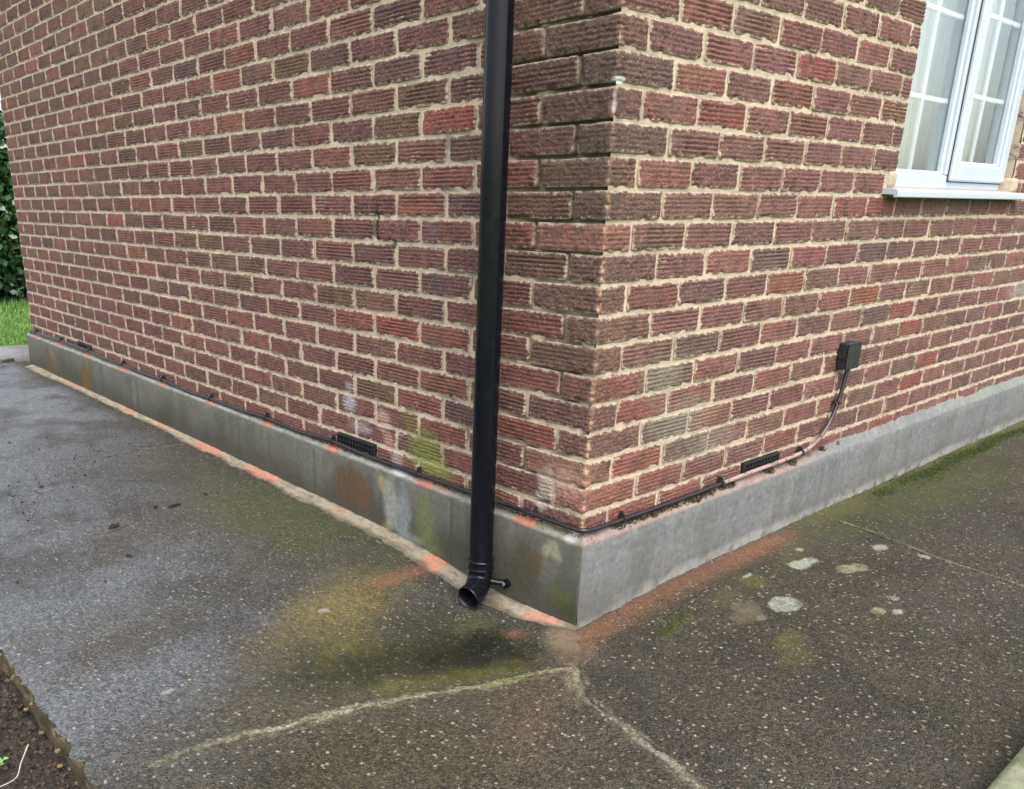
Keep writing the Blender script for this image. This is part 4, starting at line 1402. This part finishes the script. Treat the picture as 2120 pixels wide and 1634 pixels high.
# ---- air vents
def build_vent(side, a, b):
    v = MB()
    z0, z1 = -CH + .004, -.006
    L = b - a
    th = .009
    root = None

    def P(u, d, z):
        return (d, u, z) if side == 'L' else (u, d, z)

    def bx(mb, u0, u1, d0, d1, za, zb):
        p, q = P(u0, d0, za), P(u1, d1, zb)
        mb.box(tuple(min(i, j) for i, j in zip(p, q)), tuple(max(i, j) for i, j in zip(p, q)))
    bx(v, a, b, .018, .05, z0, z1)
    bx(v, a, b, -.003, .018, z1 - .007, z1); bx(v, a, b, -.003, .018, z0, z0 + .006)
    bx(v, a, a + .008, -.003, .018, z0 + .006, z1 - .007); bx(v, b - .008, b, -.003, .018, z0 + .006, z1 - .007)
    root = v.build('air_vent', M['plate'], house)
    for i in range(1, 12):
        m = MB(); u = a + L * i / 12
        bx(m, u - .0032, u + .0032, -.001, .014, z0 + .006, z1 - .007)
        m.build('vent_bar', M['plate'], root)
    for i in (1, 2):
        m = MB(); z = z0 + (z1 - z0) * i / 3
        bx(m, a + .008, b - .008, .001, .016, z - .003, z + .003)
        m.build('vent_bar', M['plate'], root)


for s_, a_, b_ in VENTS: build_vent(s_, a_, b_)

# ---- window
FY = .050    # frame face behind the brick face
WT = OPEN_Z1 - .012


def ring_frame(mb, u0, u1, z0, z1, w, y0, y1, wb=None, wt=None, bev=.004):
    wb = wb or w; wt = wt or w
    mb.box((u0, y0, z0), (u0 + w, y1, z1), bev); mb.box((u1 - w, y0, z0), (u1, y1, z1), bev)
    mb.box((u0 + w - .001, y0 + .0015, z0), (u1 - w + .001, y1, z0 + wb), bev); mb.box((u0 + w - .001, y0 + .0015, z1 - wt), (u1 - w + .001, y1, z1), bev)


def build_window():
    mb = MB()
    zb = .832
    ring_frame(mb, OPEN_U0 + .003, OPEN_U1 - .003, zb, WT, .055, FY, FY + .07, .050)
    mb.box((2.090, FY + .001, zb + .05), (2.128, FY + .069, WT - .055), .004)
    win = mb.build('window', M['upvc'], house)
    # glazing beads of the fixed light
    mb = MB(); ring_frame(mb, OPEN_U0 + .055, 2.094, zb + .046, WT - .05, .018, FY + .012, FY + .035, bev=.006)
    mb.build('glazing_bead', M['upvc'], win)
    # opening sash standing proud of the frame
    mb = MB(); ring_frame(mb, 2.112, OPEN_U1 - .012, zb + .030, WT - .035, .062, FY - .016, FY + .045, bev=.006)
    sash = mb.build('sash', M['upvc'], win)
    mb = MB(); ring_frame(mb, 2.170, OPEN_U1 - .070, zb + .088, WT - .093, .016, FY - .004, FY + .02, bev=.005)
    mb.build('sash_bead', M['upvc'], win)
    gk = MB(); ring_frame(gk, 2.1085, OPEN_U1 - .0085, zb + .0265, WT - .0315, .008, FY - .003, FY + .004, bev=.001)
    gk.build('gasket', M['gasket'], win)
    lights = ((OPEN_U0 + .070, 2.080, zb + .062, WT - .066, FY + .030, (1.140, 1.418, 1.695), 1.855, 'L'),
              (2.183, OPEN_U1 - .083, zb + .101, WT - .106, FY + .014, (1.172, 1.450, 1.73), 2.390, 'R'))
    for (u0, u1, z0, z1, y, hz, vu, w) in lights:
        g = MB(); g.box((u0 - .004, y, z0 - .004), (u1 + .004, y + .004, z1 + .004)); g.build('pane', M['glass'], win)
        g = MB(); g.box((u0 - .004, y + .020, z0 - .004), (u1 + .004, y + .024, z1 + .004)); g.build('pane', M['glass'], win)
        g = MB(); ring_frame(g, u0 - .006, u1 + .006, z0 - .006, z1 + .006, .007, y - .002, y + .003, bev=.001); g.build('gasket', M['gasket'], win)
        for z in hz:
            b = MB(); b.box((u0, y + .007, z - .009), (u1, y + .017, z + .009), .003); b.build('glazing_bar', M['bar_white'], win)
        b = MB(); b.box((vu - .009, y + .0065, z0), (vu + .009, y + .0175, z1), .003); b.build('glazing_bar', M['bar_white'], win)
    # sill with drip nose: extruded profile
    prof = [(FY + .06, .829), (FY - .010, .829), (-.036, .8235), (-.044, .820), (-.0455, .815), (-.0455, .800), (-.0435, .7975), (-.036, .7975), (-.034, .800), (-.034, .806), (-.008, .808), (FY + .06, .808)]
    ua, ub = 1.452, 2.765
    v = [(ua, y, z) for y, z in prof] + [(ub, y, z) for y, z in prof]
    n = len(prof)
    f = [(i, i + n, (i + 1) % n + n, (i + 1) % n) for i in range(n)] + [tuple(range(n)), tuple(range(2 * n - 1, n - 1, -1))]
    sill = mesh_obj('window_sill', v, [tuple(x[::-1]) for x in f], M['upvc'], house)
    # rough mortar plugs beside the sill horns
    for (a, b, sd_) in ((1.480, OPEN_U0 + .004, 3), (OPEN_U1 - .004, 2.742, 8)):
        uu = np.linspace(a, b, 10); zz = np.linspace(.828, .884, 9)
        U, Z = np.meshgrid(uu, zz, indexing='ij')
        D = -.0015 + .010 * (fbm(U * 60, Z * 60, 700 + sd_, 4) - .5) + .01 * np.exp(-np.minimum.reduce([U - a, b - U, Z - .828, .884 - Z]) / .003)
        V = np.stack([U, D, Z], -1).reshape(-1, 3).tolist()
        fs = grid_faces(10, 9).tolist()
        idx = lambda i, j: i * 9 + j
        ringi = [idx(i, 0) for i in range(10)] + [idx(9, j) for j in range(1, 9)] + [idx(i, 8) for i in range(8, -1, -1)] + [idx(0, j) for j in range(7, 0, -1)]
        N = len(V)
        V += [(V[i][0], .06, V[i][2]) for i in ringi]
        m_ = len(ringi)
        fs += [(ringi[i], N + i, N + (i + 1) % m_, ringi[(i + 1) % m_]) for i in range(m_)]
        mesh_obj('mortar_plug', V, [tuple(x) for x in fs], M['mortar_clean'], house, True)


build_window()

# curtain inside the window
uu = np.linspace(1.45, 2.80, 420); zz = np.linspace(.70, 2.05, 8)
U, Z = np.meshgrid(uu, zz, indexing='ij')
pl = .5 * np.sin(U * 118 + 4 * fbm(U * 9, Z * .6, 720, 3)) + .35 * np.sin(U * 47 + 1.3 + 3 * fbm(U * 5, Z * .5, 721, 3))
Yc = .180 + .026 * pl + .01 * (fbm(U * 4, Z * 2, 722, 3) - .5)
me = np_mesh('curtain', np.stack([U, Yc, Z], -1).reshape(-1, 3), grid_faces(len(uu), len(zz)), M['curtain'])
cur = tag(link('curtain', me), 'pale grey-beige pleated curtain hanging behind the white window', 'curtain')
sol = cur.modifiers.new('thickness', 'SOLIDIFY'); sol.thickness = .0015

# ------------------------------------------------------------------ downpipe
pipe = thing('downpipe', 'black round plastic downpipe near the brick corner, ending in an angled shoe', 'drainpipe', (-.08, .292, -.30))
PX, PY = -.080, .292
mb = MB()
zz = list(np.linspace(-.235, WALL_H, 40))
mb.sweep([(PX, PY, z) for z in zz], .034, 56, (False, True))
mb.build('pipe', M['pvc'], pipe, True, 40)
# shoe: socket with two beads, elbow, open mouth
MOUTH = Vector((-.157, .262, -.2885)); ND = Vector((-.95, -.16, -.20)).normalized()
pa = Vector((PX, PY, -.250)); 
path = [Vector((PX, PY, z)) for z in (-.196, -.1985, -.2005, -.203, -.206, -.220, -.2225, -.2245, -.2265, -.229, -.238)]
rad = [.0345, .0378, .0388, .0378, .0366, .0366, .0378, .0388, .0378, .0362, .0358]
p0, p1, p2 = Vector((PX, PY, -.238)), Vector((PX - .002, PY - .001, -.272)), MOUTH - ND * .034
for i in range(1, 9):
    t = i / 8; path.append(p0 * (1 - t) ** 2 + p1 * 2 * t * (1 - t) + p2 * t * t); rad.append(.0355)
path += [MOUTH - ND * .018, MOUTH - ND * .006, MOUTH - ND * .0015, MOUTH]
rad += [.0352, .0352, .0350, .0340]
mb = MB(); mb.sweep(path, rad, 48, (False, False)); mb.build('shoe', M['pvc'], pipe, True, 60)
# inner wall of the shoe, seen through the mouth
mb = MB()
ipath = [MOUTH, MOUTH - ND * .002, MOUTH - ND * .01, MOUTH - ND * .024] + [path[i] for i in range(17, 10, -1)]
mb.sweep(ipath, [.0340, .0322, .0318, .0316] + [.0315] * 7, 48, (False, True))
mb.build('shoe_bore', M['pvc_inner'], pipe, True, 60)
# fixing lug with screw
mb = MB()
mb.sweep([(-.066, .262, -.262), (-.054, .246, -.264), (-.043, .236, -.265), (-.036, .232, -.2655)], [.010, .0085, .009, .0095], 14)
mb.sweep([(-.0305, .229, -.266), (-.046, .229, -.266)], [.0130, .0115], 20)
mb.build('fixing_lug', M['pvc'], pipe, True, 50)
mb = MB(); mb.sweep([(-.045, .229, -.266), (-.0492, .229, -.266), (-.0505, .229, -.266)], [.0056, .0056, .003], 16); mb.build('screw', M['nail'], pipe, True, 50)

# ------------------------------------------------------------------ cable, clips, junction box
cable = thing('wall_cable', 'thin black cable clipped along the foot of both brick walls, pink sprayed near the box', 'cable', (0, 0, -.07))
CP = [(.10, 4.766, -.052), (.01, 4.772, -.050), (-.016, 4.74, -.044), (-.017, 4.60, -.040), (-.016, 4.1, -.036), (-.016, 3.6, -.036), (-.017, 3.35, -.043), (-.016, 3.1, -.041), (-.016, 2.85, -.050), (-.016, 2.6, -.046), (-.017, 2.34, -.056),
      (-.016, 2.09, -.052), (-.016, 1.85, -.054), (-.016, 1.605, -.046), (-.017, 1.36, -.051), (-.016, 1.135, -.042), (-.017, .9, -.048), (-.016, .655, -.046), (-.017, .41, -.043), (-.016, .16, -.040), (-.016, .06, -.040), (-.015, .02, -.040),
      (-.009, -.006, -.040), (.010, -.015, -.0405), (.05, -.017, -.042), (.153, -.016, -.043), (.40, -.017, -.043), (.638, -.016, -.040), (.83, -.016, -.037), (1.0, -.016, -.036), (1.131, -.016, -.031), (1.195, -.016, -.020), (1.245, -.016, -.002), (1.287, -.016, .028), (1.317, -.016, .062), (1.338, -.016, .100), (1.352, -.016, .130), (1.366, -.016, .180), (1.376, -.016, .225), (1.377, -.016, .245)]


def catmull(P, n=6):
    P = [Vector(p) for p in P]
    out = []
    for i in range(len(P) - 1):
        a, b, c, d = P[max(i - 1, 0)], P[i], P[i + 1], P[min(i + 2, len(P) - 1)]
        for k in range(n):
            t = k / n
            out.append(.5 * ((2 * b) + (c - a) * t + (2 * a - 5 * b + 4 * c - d) * t * t + (3 * b - a - 3 * c + d) * t ** 3))
    return out + [P[-1]]


mb = MB(); CP = [(x, y, z + .003) for x, y, z in CP]
mb.sweep(catmull(CP), .0068, 12); mb.build('sheath', M['cable'], cable, True)


def clip_at(side, u, z, vertical=False):
    m = MB()

    def P(u_, d, z_): return (-d, u_, z_) if side == 'L' else (u_, -d, z_)

    def bx(u0, u1, d0, d1, z0, z1, bev):
        p, q = P(u0, d0, z0), P(u1, d1, z1)
        m.box(tuple(min(i, j) for i, j in zip(p, q)), tuple(max(i, j) for i, j in zip(p, q)), bev)
    if vertical:
        bx(u - .009, u + .009, .002, .026, z - .005, z + .005, .002); bx(u - .019, u - .008, .002, .018, z - .0045, z + .0045, .002)
    else:
        bx(u - .005, u + .005, .002, .026, z - .009, z + .009, .002); bx(u - .0045, u + .0045, .002, .020, z + .008, z + .021, .002)
    c = m.build('clip', M['clip'], cable)
    m = MB()
    if vertical: m.sweep([P(u - .014, .014, z), P(u - .014, .0205, z)], .0026, 10)
    else: m.sweep([P(u, .016, z + .0155), P(u, .0225, z + .0155)], .0026, 10)
    m.build('nail', M['nail'], c, True, 50)


def cable_z(side, u):
    best = min((p for p in catmull(CP) if (p.x < 0 and p.y > .03 if side == 'L' else p.y < -.012 and p.z < .05)), key=lambda p: abs((p.y if side == 'L' else p.x) - u))
    return best.z


for u_ in (4.60, 4.105, 3.605, 3.10, 2.60, 2.09, 1.605, 1.135, .655, .160): clip_at('L', u_, cable_z('L', u_))
for u_ in (.153, .638, 1.131): clip_at('R', u_, cable_z('R', u_))
clip_at('R', 1.346, .117, True)

jb = thing('junction_box', 'small black square junction box on the right-hand brick wall below the window', 'junction box', (1.362, 0, .236))
mb = MB(); mb.box((1.319, -.030, .238), (1.406, .004, .326), .004); mb.build('box_body', M['box'], jb)
mb = MB(); mb.box((1.3165, -.0375, .2355), (1.4085, -.0295, .3285), .003); lid = mb.build('box_lid', M['box'], jb)
for (u_, z_) in ((1.327, .246), (1.398, .246), (1.327, .318), (1.398, .318)):
    mb = MB(); mb.sweep([(u_, -.037, z_), (u_, -.0385, z_)], .0034, 12); mb.build('lid_screw', M['box'], lid, True, 50)
mb = MB(); mb.sweep([(1.3195, -.013, .282), (1.3165, -.013, .282)], [.0125, .0115], 24); mb.build('knockout', M['box'], jb, True, 50)
mb = MB(); mb.sweep([(1.3772, -.016, .240), (1.3772, -.016, .226), (1.3772, -.016, .224)], [.0085, .0085, .006], 16); mb.build('cable_gland', M['box'], jb, True, 50)


# ------------------------------------------------------------------ vegetation
def rand_mesh(name, verts, tris, rnd, mat):
    return np_mesh(name, verts, tris, mat, False, None, {'rnd': rnd})


def leaf_cloud(n, pos, size, aspect, R, droop=None, tri=False):
    """n small leaves: folded quads (4 corners)"""
    d = R.normal(size=(n, 3)); d /= np.linalg.norm(d, axis=1)[:, None]
    if droop is not None: d = d * (1 - droop[1]) + np.array(droop[0]) * droop[1]; d /= np.linalg.norm(d, axis=1)[:, None]
    up = R.normal(size=(n, 3)); s = np.cross(d, up); s /= np.linalg.norm(s, axis=1)[:, None] + 1e-9
    sz = (size * (.6 + .8 * R.random(n)))[:, None]
    a = pos; b = pos + d * sz * .5 + s * sz * aspect; c = pos + d * sz; e = pos + d * sz * .5 - s * sz * aspect
    V = np.stack([a, b, c, e], 1).reshape(-1, 3)
    F = np.arange(4 * n).reshape(n, 4)
    rnd = np.repeat(R.random(n), 4)
    return V, F, rnd


R = np.random.default_rng(5)
# hedge beyond the lawn
hedge = thing('hedge', 'dark green leafy hedge beyond the lawn, behind the far end of the house', 'hedge', (1.8, 9.2, -.30))
n = 15000
px = R.uniform(.25, 5.2, n); pz_t = R.random(n) ** .8
top = 1.62 + .55 * (fbm(px * 1.3, px * 0, 801, 4) - .5) + .25 * (fbm(px * 5, px * 0, 802, 3) - .5) - .9 * sstep(.75, .25, px)
pz = -.16 + pz_t * (top + .16)
bulge = .22 * (fbm(px * 2.2, pz * 2.2, 803, 4) - .5) * 2
py = 8.62 + bulge + np.abs(R.normal(0, .16, n)) + .25 * pz_t ** 3
roofm = R.random(n) < .25
py[roofm] = R.uniform(8.6, 9.8, roofm.sum()); pz[roofm] = top[roofm] - np.abs(R.normal(0, .08, roofm.sum()))
V, F, rn = leaf_cloud(n, np.stack([px, py, pz], 1), .085, .33, R, ((0, -.6, -.5), .45))
link('foliage', rand_mesh('foliage', V, F, rn, M['hedge_leaf']), hedge)
mb = MB()
for i in range(16):
    x = .45 + i * .3; y = 9.1 + rng.uniform(-.2, .2)
    mb.sweep([(x, y, -.34), (x + rng.uniform(-.1, .1), y, .3), (x + rng.uniform(-.25, .25), y + rng.uniform(-.3, .1), 1.0)], [.022, .016, .006], 7)
mb.build('stems', M['stem'], hedge, True)
# dark dense inside of the hedge
gx = np.linspace(.5, 5.0, 60); gz_ = np.linspace(-.34, 1.35, 24)
X, Z = np.meshgrid(gx, gz_, indexing='ij')
n2 = 9000
px = R.uniform(.45, 5.0, n2); pz = R.uniform(-.3, 1.35, n2); py = R.uniform(8.95, 9.5, n2)
V, F, rn = leaf_cloud(n2, np.stack([px, py, pz], 1), .13, .4, R)
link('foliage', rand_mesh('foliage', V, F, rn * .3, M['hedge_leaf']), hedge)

# grass of the lawn
n = 60000
px = R.uniform(-1.6, 2.6, n); py = 5.74 + 3.0 * R.random(n) ** 1.2
hh = .018 + .026 * R.random(n) + .10 * (py > 8.35) * R.random(n)
bz = -.305 + .03 * (fbm(px * 1.5, py * 1.5, 313, 4) - .5)
ang = R.uniform(0, 6.28, n); lean = R.uniform(.1, .8, n) * hh
w = .0035
dx, dy = np.cos(ang), np.sin(ang)
V = np.stack([np.stack([px - dy * w, py + dx * w, bz], 1), np.stack([px + dy * w, py - dx * w, bz], 1), np.stack([px + dx * lean, py + dy * lean, bz + hh], 1)], 1).reshape(-1, 3)
me = rand_mesh('grass', V, np.arange(3 * n).reshape(n, 3), np.repeat(R.random(n), 3), M['grass'])
o = tag(link('grass', me), 'bright green short lawn grass behind the far end of the house', 'grass'); o['kind'] = 'stuff'

# moss tufts along the right-hand wall and the slab joints
def tufts(name, centres, n_each, spread, hgt, mat, label, base_fn, seed):
    Rr = np.random.default_rng(seed)
    P = []
    for (cx, cy, sx, sy) in centres:
        m = int(n_each)
        x = cx + Rr.normal(0, sx, m); y = cy + Rr.normal(0, sy, m)
        P.append(np.stack([x, y, base_fn(x, y)], 1))
    P = np.concatenate(P)
    V, F, rn = leaf_cloud(len(P), P, hgt, .28, Rr, ((0, 0, 1), .6))
    o = tag(link(name, rand_mesh(name, V, F, rn, mat)), label, 'moss'); o['kind'] = 'stuff'


tufts('moss', [(1.95 + .16 * i, -.075 - .012 * (i % 3), .07, .016) for i in range(9)] + [(2.1, -.12, .12, .025), (2.6, -.10, .15, .02), (1.72, -.085, .05, .015)],
      700, 0, .006, M['moss'], 'green moss tufts growing along the foot of the right-hand plinth', lambda x, y: gz(x, np.minimum(y, -.04)) - .001, 11)
tufts('moss', [(.17, -.195, .03, .010), (.22, -.185, .025, .008), (.12, -.205, .02, .008)], 300, 0, .004, M['moss'], 'small green moss patch on the slab right of the plinth corner', gz, 12)


def splay_z(x, y):
    return -.047 - .023 * np.clip((-y) / PD, 0, 1) + .001


tufts('dry_moss', [(x_, -.012, .014, .005) for x_ in (.13, .19, .24, .31, .36, .40, .47, .53, .58, .66, .70, .93, 1.08)] + [(1.30, -.006, .010, .004), (1.42, -.004, .010, .003), (.29, -.017, .010, .004), (.50, -.018, .010, .004)],
      130, 0, .009, M['moss_brown'], 'dark brown dry moss crumbs on the plinth ledge under the cable', splay_z, 13)


def splay_zl(x, y):
    return -.047 - .023 * np.clip((-x) / PD, 0, 1) + .001


tufts('dry_moss', [(-.010, .06 + .16 * i, .005, .06) for i in range(16)], 110, 0, .006, M['moss_brown'], 'brown dry moss crumbs on the left-hand plinth ledge', splay_zl, 14)


# pebbles showing in the broken slab edge
def pebbles():
    Rr = np.random.default_rng(31)
    vs_, fs_, rn = [], [], []
    for i in range(46):
        y = Rr.uniform(.0, 1.1); h = Rr.random()
        x = SLAB_X + float((.020 * (fbm(np.array([y]) * 7, np.array([y]) * 0 + 3, 51, 3, .5) - .5) + .034 * (fbm(np.array([y]) * 30, np.array([y]) * 0 + 5, 54, 5, .7) - .5))[0]) + .004 + Rr.uniform(-.012, .006)
        z = -.29 - .09 * h
        r_ = Rr.uniform(.002, .0065)
        ax = Rr.uniform(.7, 1.3, 3) * r_
        b = len(vs_)
        for a in range(5):
            for c in range(8):
                th = math.pi * (a + .5) / 5; ph = 2 * math.pi * c / 8
                vs_.append((x + ax[0] * math.sin(th) * math.cos(ph), y + ax[1] * math.sin(th) * math.sin(ph), z + ax[2] * math.cos(th)))
        for a in range(4):
            for c in range(8):
                fs_.append((b + a * 8 + c, b + (a + 1) * 8 + c, b + (a + 1) * 8 + (c + 1) % 8, b + a * 8 + (c + 1) % 8))
        rn += [Rr.random()] * 40
    me = np_mesh('edge_pebbles', np.array(vs_), np.array(fs_), M['pebble'], True, None, {'rnd': np.array(rn)})
    o = link('edge_pebbles', me, pavement); o['kind'] = 'stuff'


pebbles()

# crumbs and leaf litter on the soil
Rc = np.random.default_rng(41)
n = 2600
px = SLAB_X - np.abs(Rc.normal(0, .07, n)) - .005; py = Rc.uniform(-.1, 1.0, n)
pz = -.372 + .05 * (fbm(px * 4, py * 4, 310, 4) - .5) + .03 * (fbm(px * 18, py * 18, 311, 5, .6) - .5) + .001
V, F, rn = leaf_cloud(n, np.stack([px, py, pz], 1), .010, .42, Rc, ((0, 0, .4), .2))
o = tag(link('soil_litter', rand_mesh('soil_litter', V, F, rn, M['litter'])), 'dark crumbs and leaf litter on the soil below the broken slab edge', 'litter'); o['kind'] = 'stuff'


# dark crumbs washed together on the wet left path
n = 240
tt = Rc.random(n)
px = -.28 - .85 * tt + Rc.normal(0, .05, n); py = 2.40 - .65 * tt + Rc.normal(0, .11, n)
far = Rc.random(n) < .35
px[far] = Rc.uniform(-1.2, -.15, far.sum()); py[far] = Rc.uniform(.2, 4.4, far.sum())
V, F, rn = leaf_cloud(n, np.stack([px, py, gz(px, py) + .001], 1), .011, .35, Rc, ((0, 0, .15), .2))
o = tag(link('path_litter', rand_mesh('path_litter', V, F, rn * .35, M['litter'])), 'dark wet crumbs of leaf litter scattered over the left path', 'litter'); o['kind'] = 'stuff'

# ------------------------------------------------------------------ small loose things
def soil_z(x, y):
    x = np.asarray([x], float); y = np.asarray([y], float)
    return float((-.372 + .05 * (fbm(x * 4, y * 4, 310, 4) - .5) + .03 * (fbm(x * 18, y * 18, 311, 5, .6) - .5))[0])


def gzf(x, y): return float(gz(np.array([x]), np.array([y]))[0])


def fallen_leaf(x, y, z, length, width, rot, label, mat, curl=.25, group=None):
    ns = 9
    v, f = [], []
    for i in range(ns):
        t = i / (ns - 1); w = width * math.sin(math.pi * min(1, t * .96 + .02)) ** .8 * .5
        lx = (t - .5) * length
        for k in (-1, -.5, 0, .5, 1):
            v.append((lx, k * w, curl * (abs(k) * w * .8 + .12 * length * (2 * t - 1) ** 2) + .0015))
    for i in range(ns - 1):
        for k in range(4):
            a = i * 5 + k
            f.append((a, a + 5, a + 6, a + 1))
    o = mesh_obj('fallen_leaf', v, f, mat, None, True)
    o.location = (x, y, z); o.rotation_euler = (rng.uniform(-.1, .1), rng.uniform(-.1, .1), rot)
    m = o.modifiers.new('thickness', 'SOLIDIFY'); m.thickness = .0007
    return tag(o, label, 'leaf', group)


fallen_leaf(-1.375, .262, soil_z(-1.375, .262) + .012, .040, .018, .3, 'orange-brown fallen leaf on the soil, the left one of a pair', M['leaf_brown'])
fallen_leaf(-1.352, .232, soil_z(-1.352, .232) + .012, .038, .016, .1, 'orange-brown fallen leaf on the soil, the right one of a pair', M['leaf_brown'])
for (x, y, l, w, r_, lab) in ((-.74, 1.40, .050, .028, .5, 'dark wet fallen leaf with curled tip on the left path, beside a thin twig'), (-.49, 1.47, .060, .022, .2, 'dark wet leaf scrap on the left path toward the cement fillet'),
                              (-.55, 1.50, .030, .014, 1.0, 'small dark leaf scrap on the left path next to a longer dark leaf'), (-.80, 1.12, .028, .016, 2.0, 'small reddish-dark leaf scrap on the wet left path'),
                              (-.34, 1.52, .020, .012, .3, 'tiny dark leaf scrap near the green algae of the left path'), (-.80, 2.0, .030, .014, .9, 'dark leaf scrap far along the wet left path')):
    fallen_leaf(x, y, gzf(x, y) + .002, l, w, r_, lab, M['leaf_dark'])


def twig(pts, r0, label, mat=M['twig']):
    mb = MB(); P = catmull(pts, 5); mb.sweep(P, [r0 * (1 - .6 * i / len(P)) for i in range(len(P))], 7)
    return tag(mb.build('twig', mat, None, True), label, 'twig')


def sp(x, y, dz): return (x, y, soil_z(x, y) + dz)


twig([sp(-1.322, .375, .045), sp(-1.348, .345, .035), sp(-1.366, .320, .022), sp(-1.40, .315, .018), sp(-1.45, .318, .012)], .0018, 'pale bent twig on the soil leaning on the slab edge')
twig([sp(-1.325, .175, .010), sp(-1.345, .190, .016), sp(-1.365, .190, .014), sp(-1.385, .170, .006)], .0015, 'pale curved twig lying on the soil below two brown leaves')
twig([(-.70, 1.385, gzf(-.70, 1.385) + .003), (-.76, 1.36, gzf(-.76, 1.36) + .002), (-.83, 1.37, gzf(-.83, 1.37) + .002)], .0016, 'thin dark twig lying on the wet left path', M['stem'])


def seedling(x, y, n_l, label, sd_):
    r_ = random.Random(sd_)
    z = soil_z(x, y)
    root = thing('seedling', label, 'plant', (x, y, z))
    mb = MB(); tips = []
    for i in range(3):
        a = r_.uniform(0, 6.28); tip = (x + .018 * math.cos(a), y + .018 * math.sin(a), z + r_.uniform(.018, .034)); tips.append(tip)
        mb.sweep([(x, y, z - .004), (x + .006 * math.cos(a), y + .006 * math.sin(a), z + .012), tip], [.0012, .001, .0007], 6)
    mb.build('stem', M['stem'], root, True)
    for i in range(n_l):
        tx, ty, tz = tips[i % 3]; a = r_.uniform(0, 6.28); s = r_.uniform(.008, .014)
        ca, sa = math.cos(a), math.sin(a)
        v = [(tx, ty, tz), (tx + ca * s * .5 - sa * s * .4, ty + sa * s * .5 + ca * s * .4, tz + .002), (tx + ca * s, ty + sa * s, tz - .001), (tx + ca * s * .5 + sa * s * .4, ty + sa * s * .5 - ca * s * .4, tz + .002)]
        o = mesh_obj('leaf', v, [(0, 1, 2), (0, 2, 3)], M['sprig'], root, True)
        at = o.data.attributes.new('rnd', 'FLOAT', 'POINT'); at.data.foreach_set('value', [r_.random()] * 4)


seedling(-1.385, .43, 8, 'small green seedling on the soil, uppermost of three', 1)
seedling(-1.395, .37, 7, 'small green seedling on the soil, middle of three beside a pale twig', 2)
seedling(-1.412, .30, 6, 'small green seedling on the soil, lowest of three near brown leaves', 3)
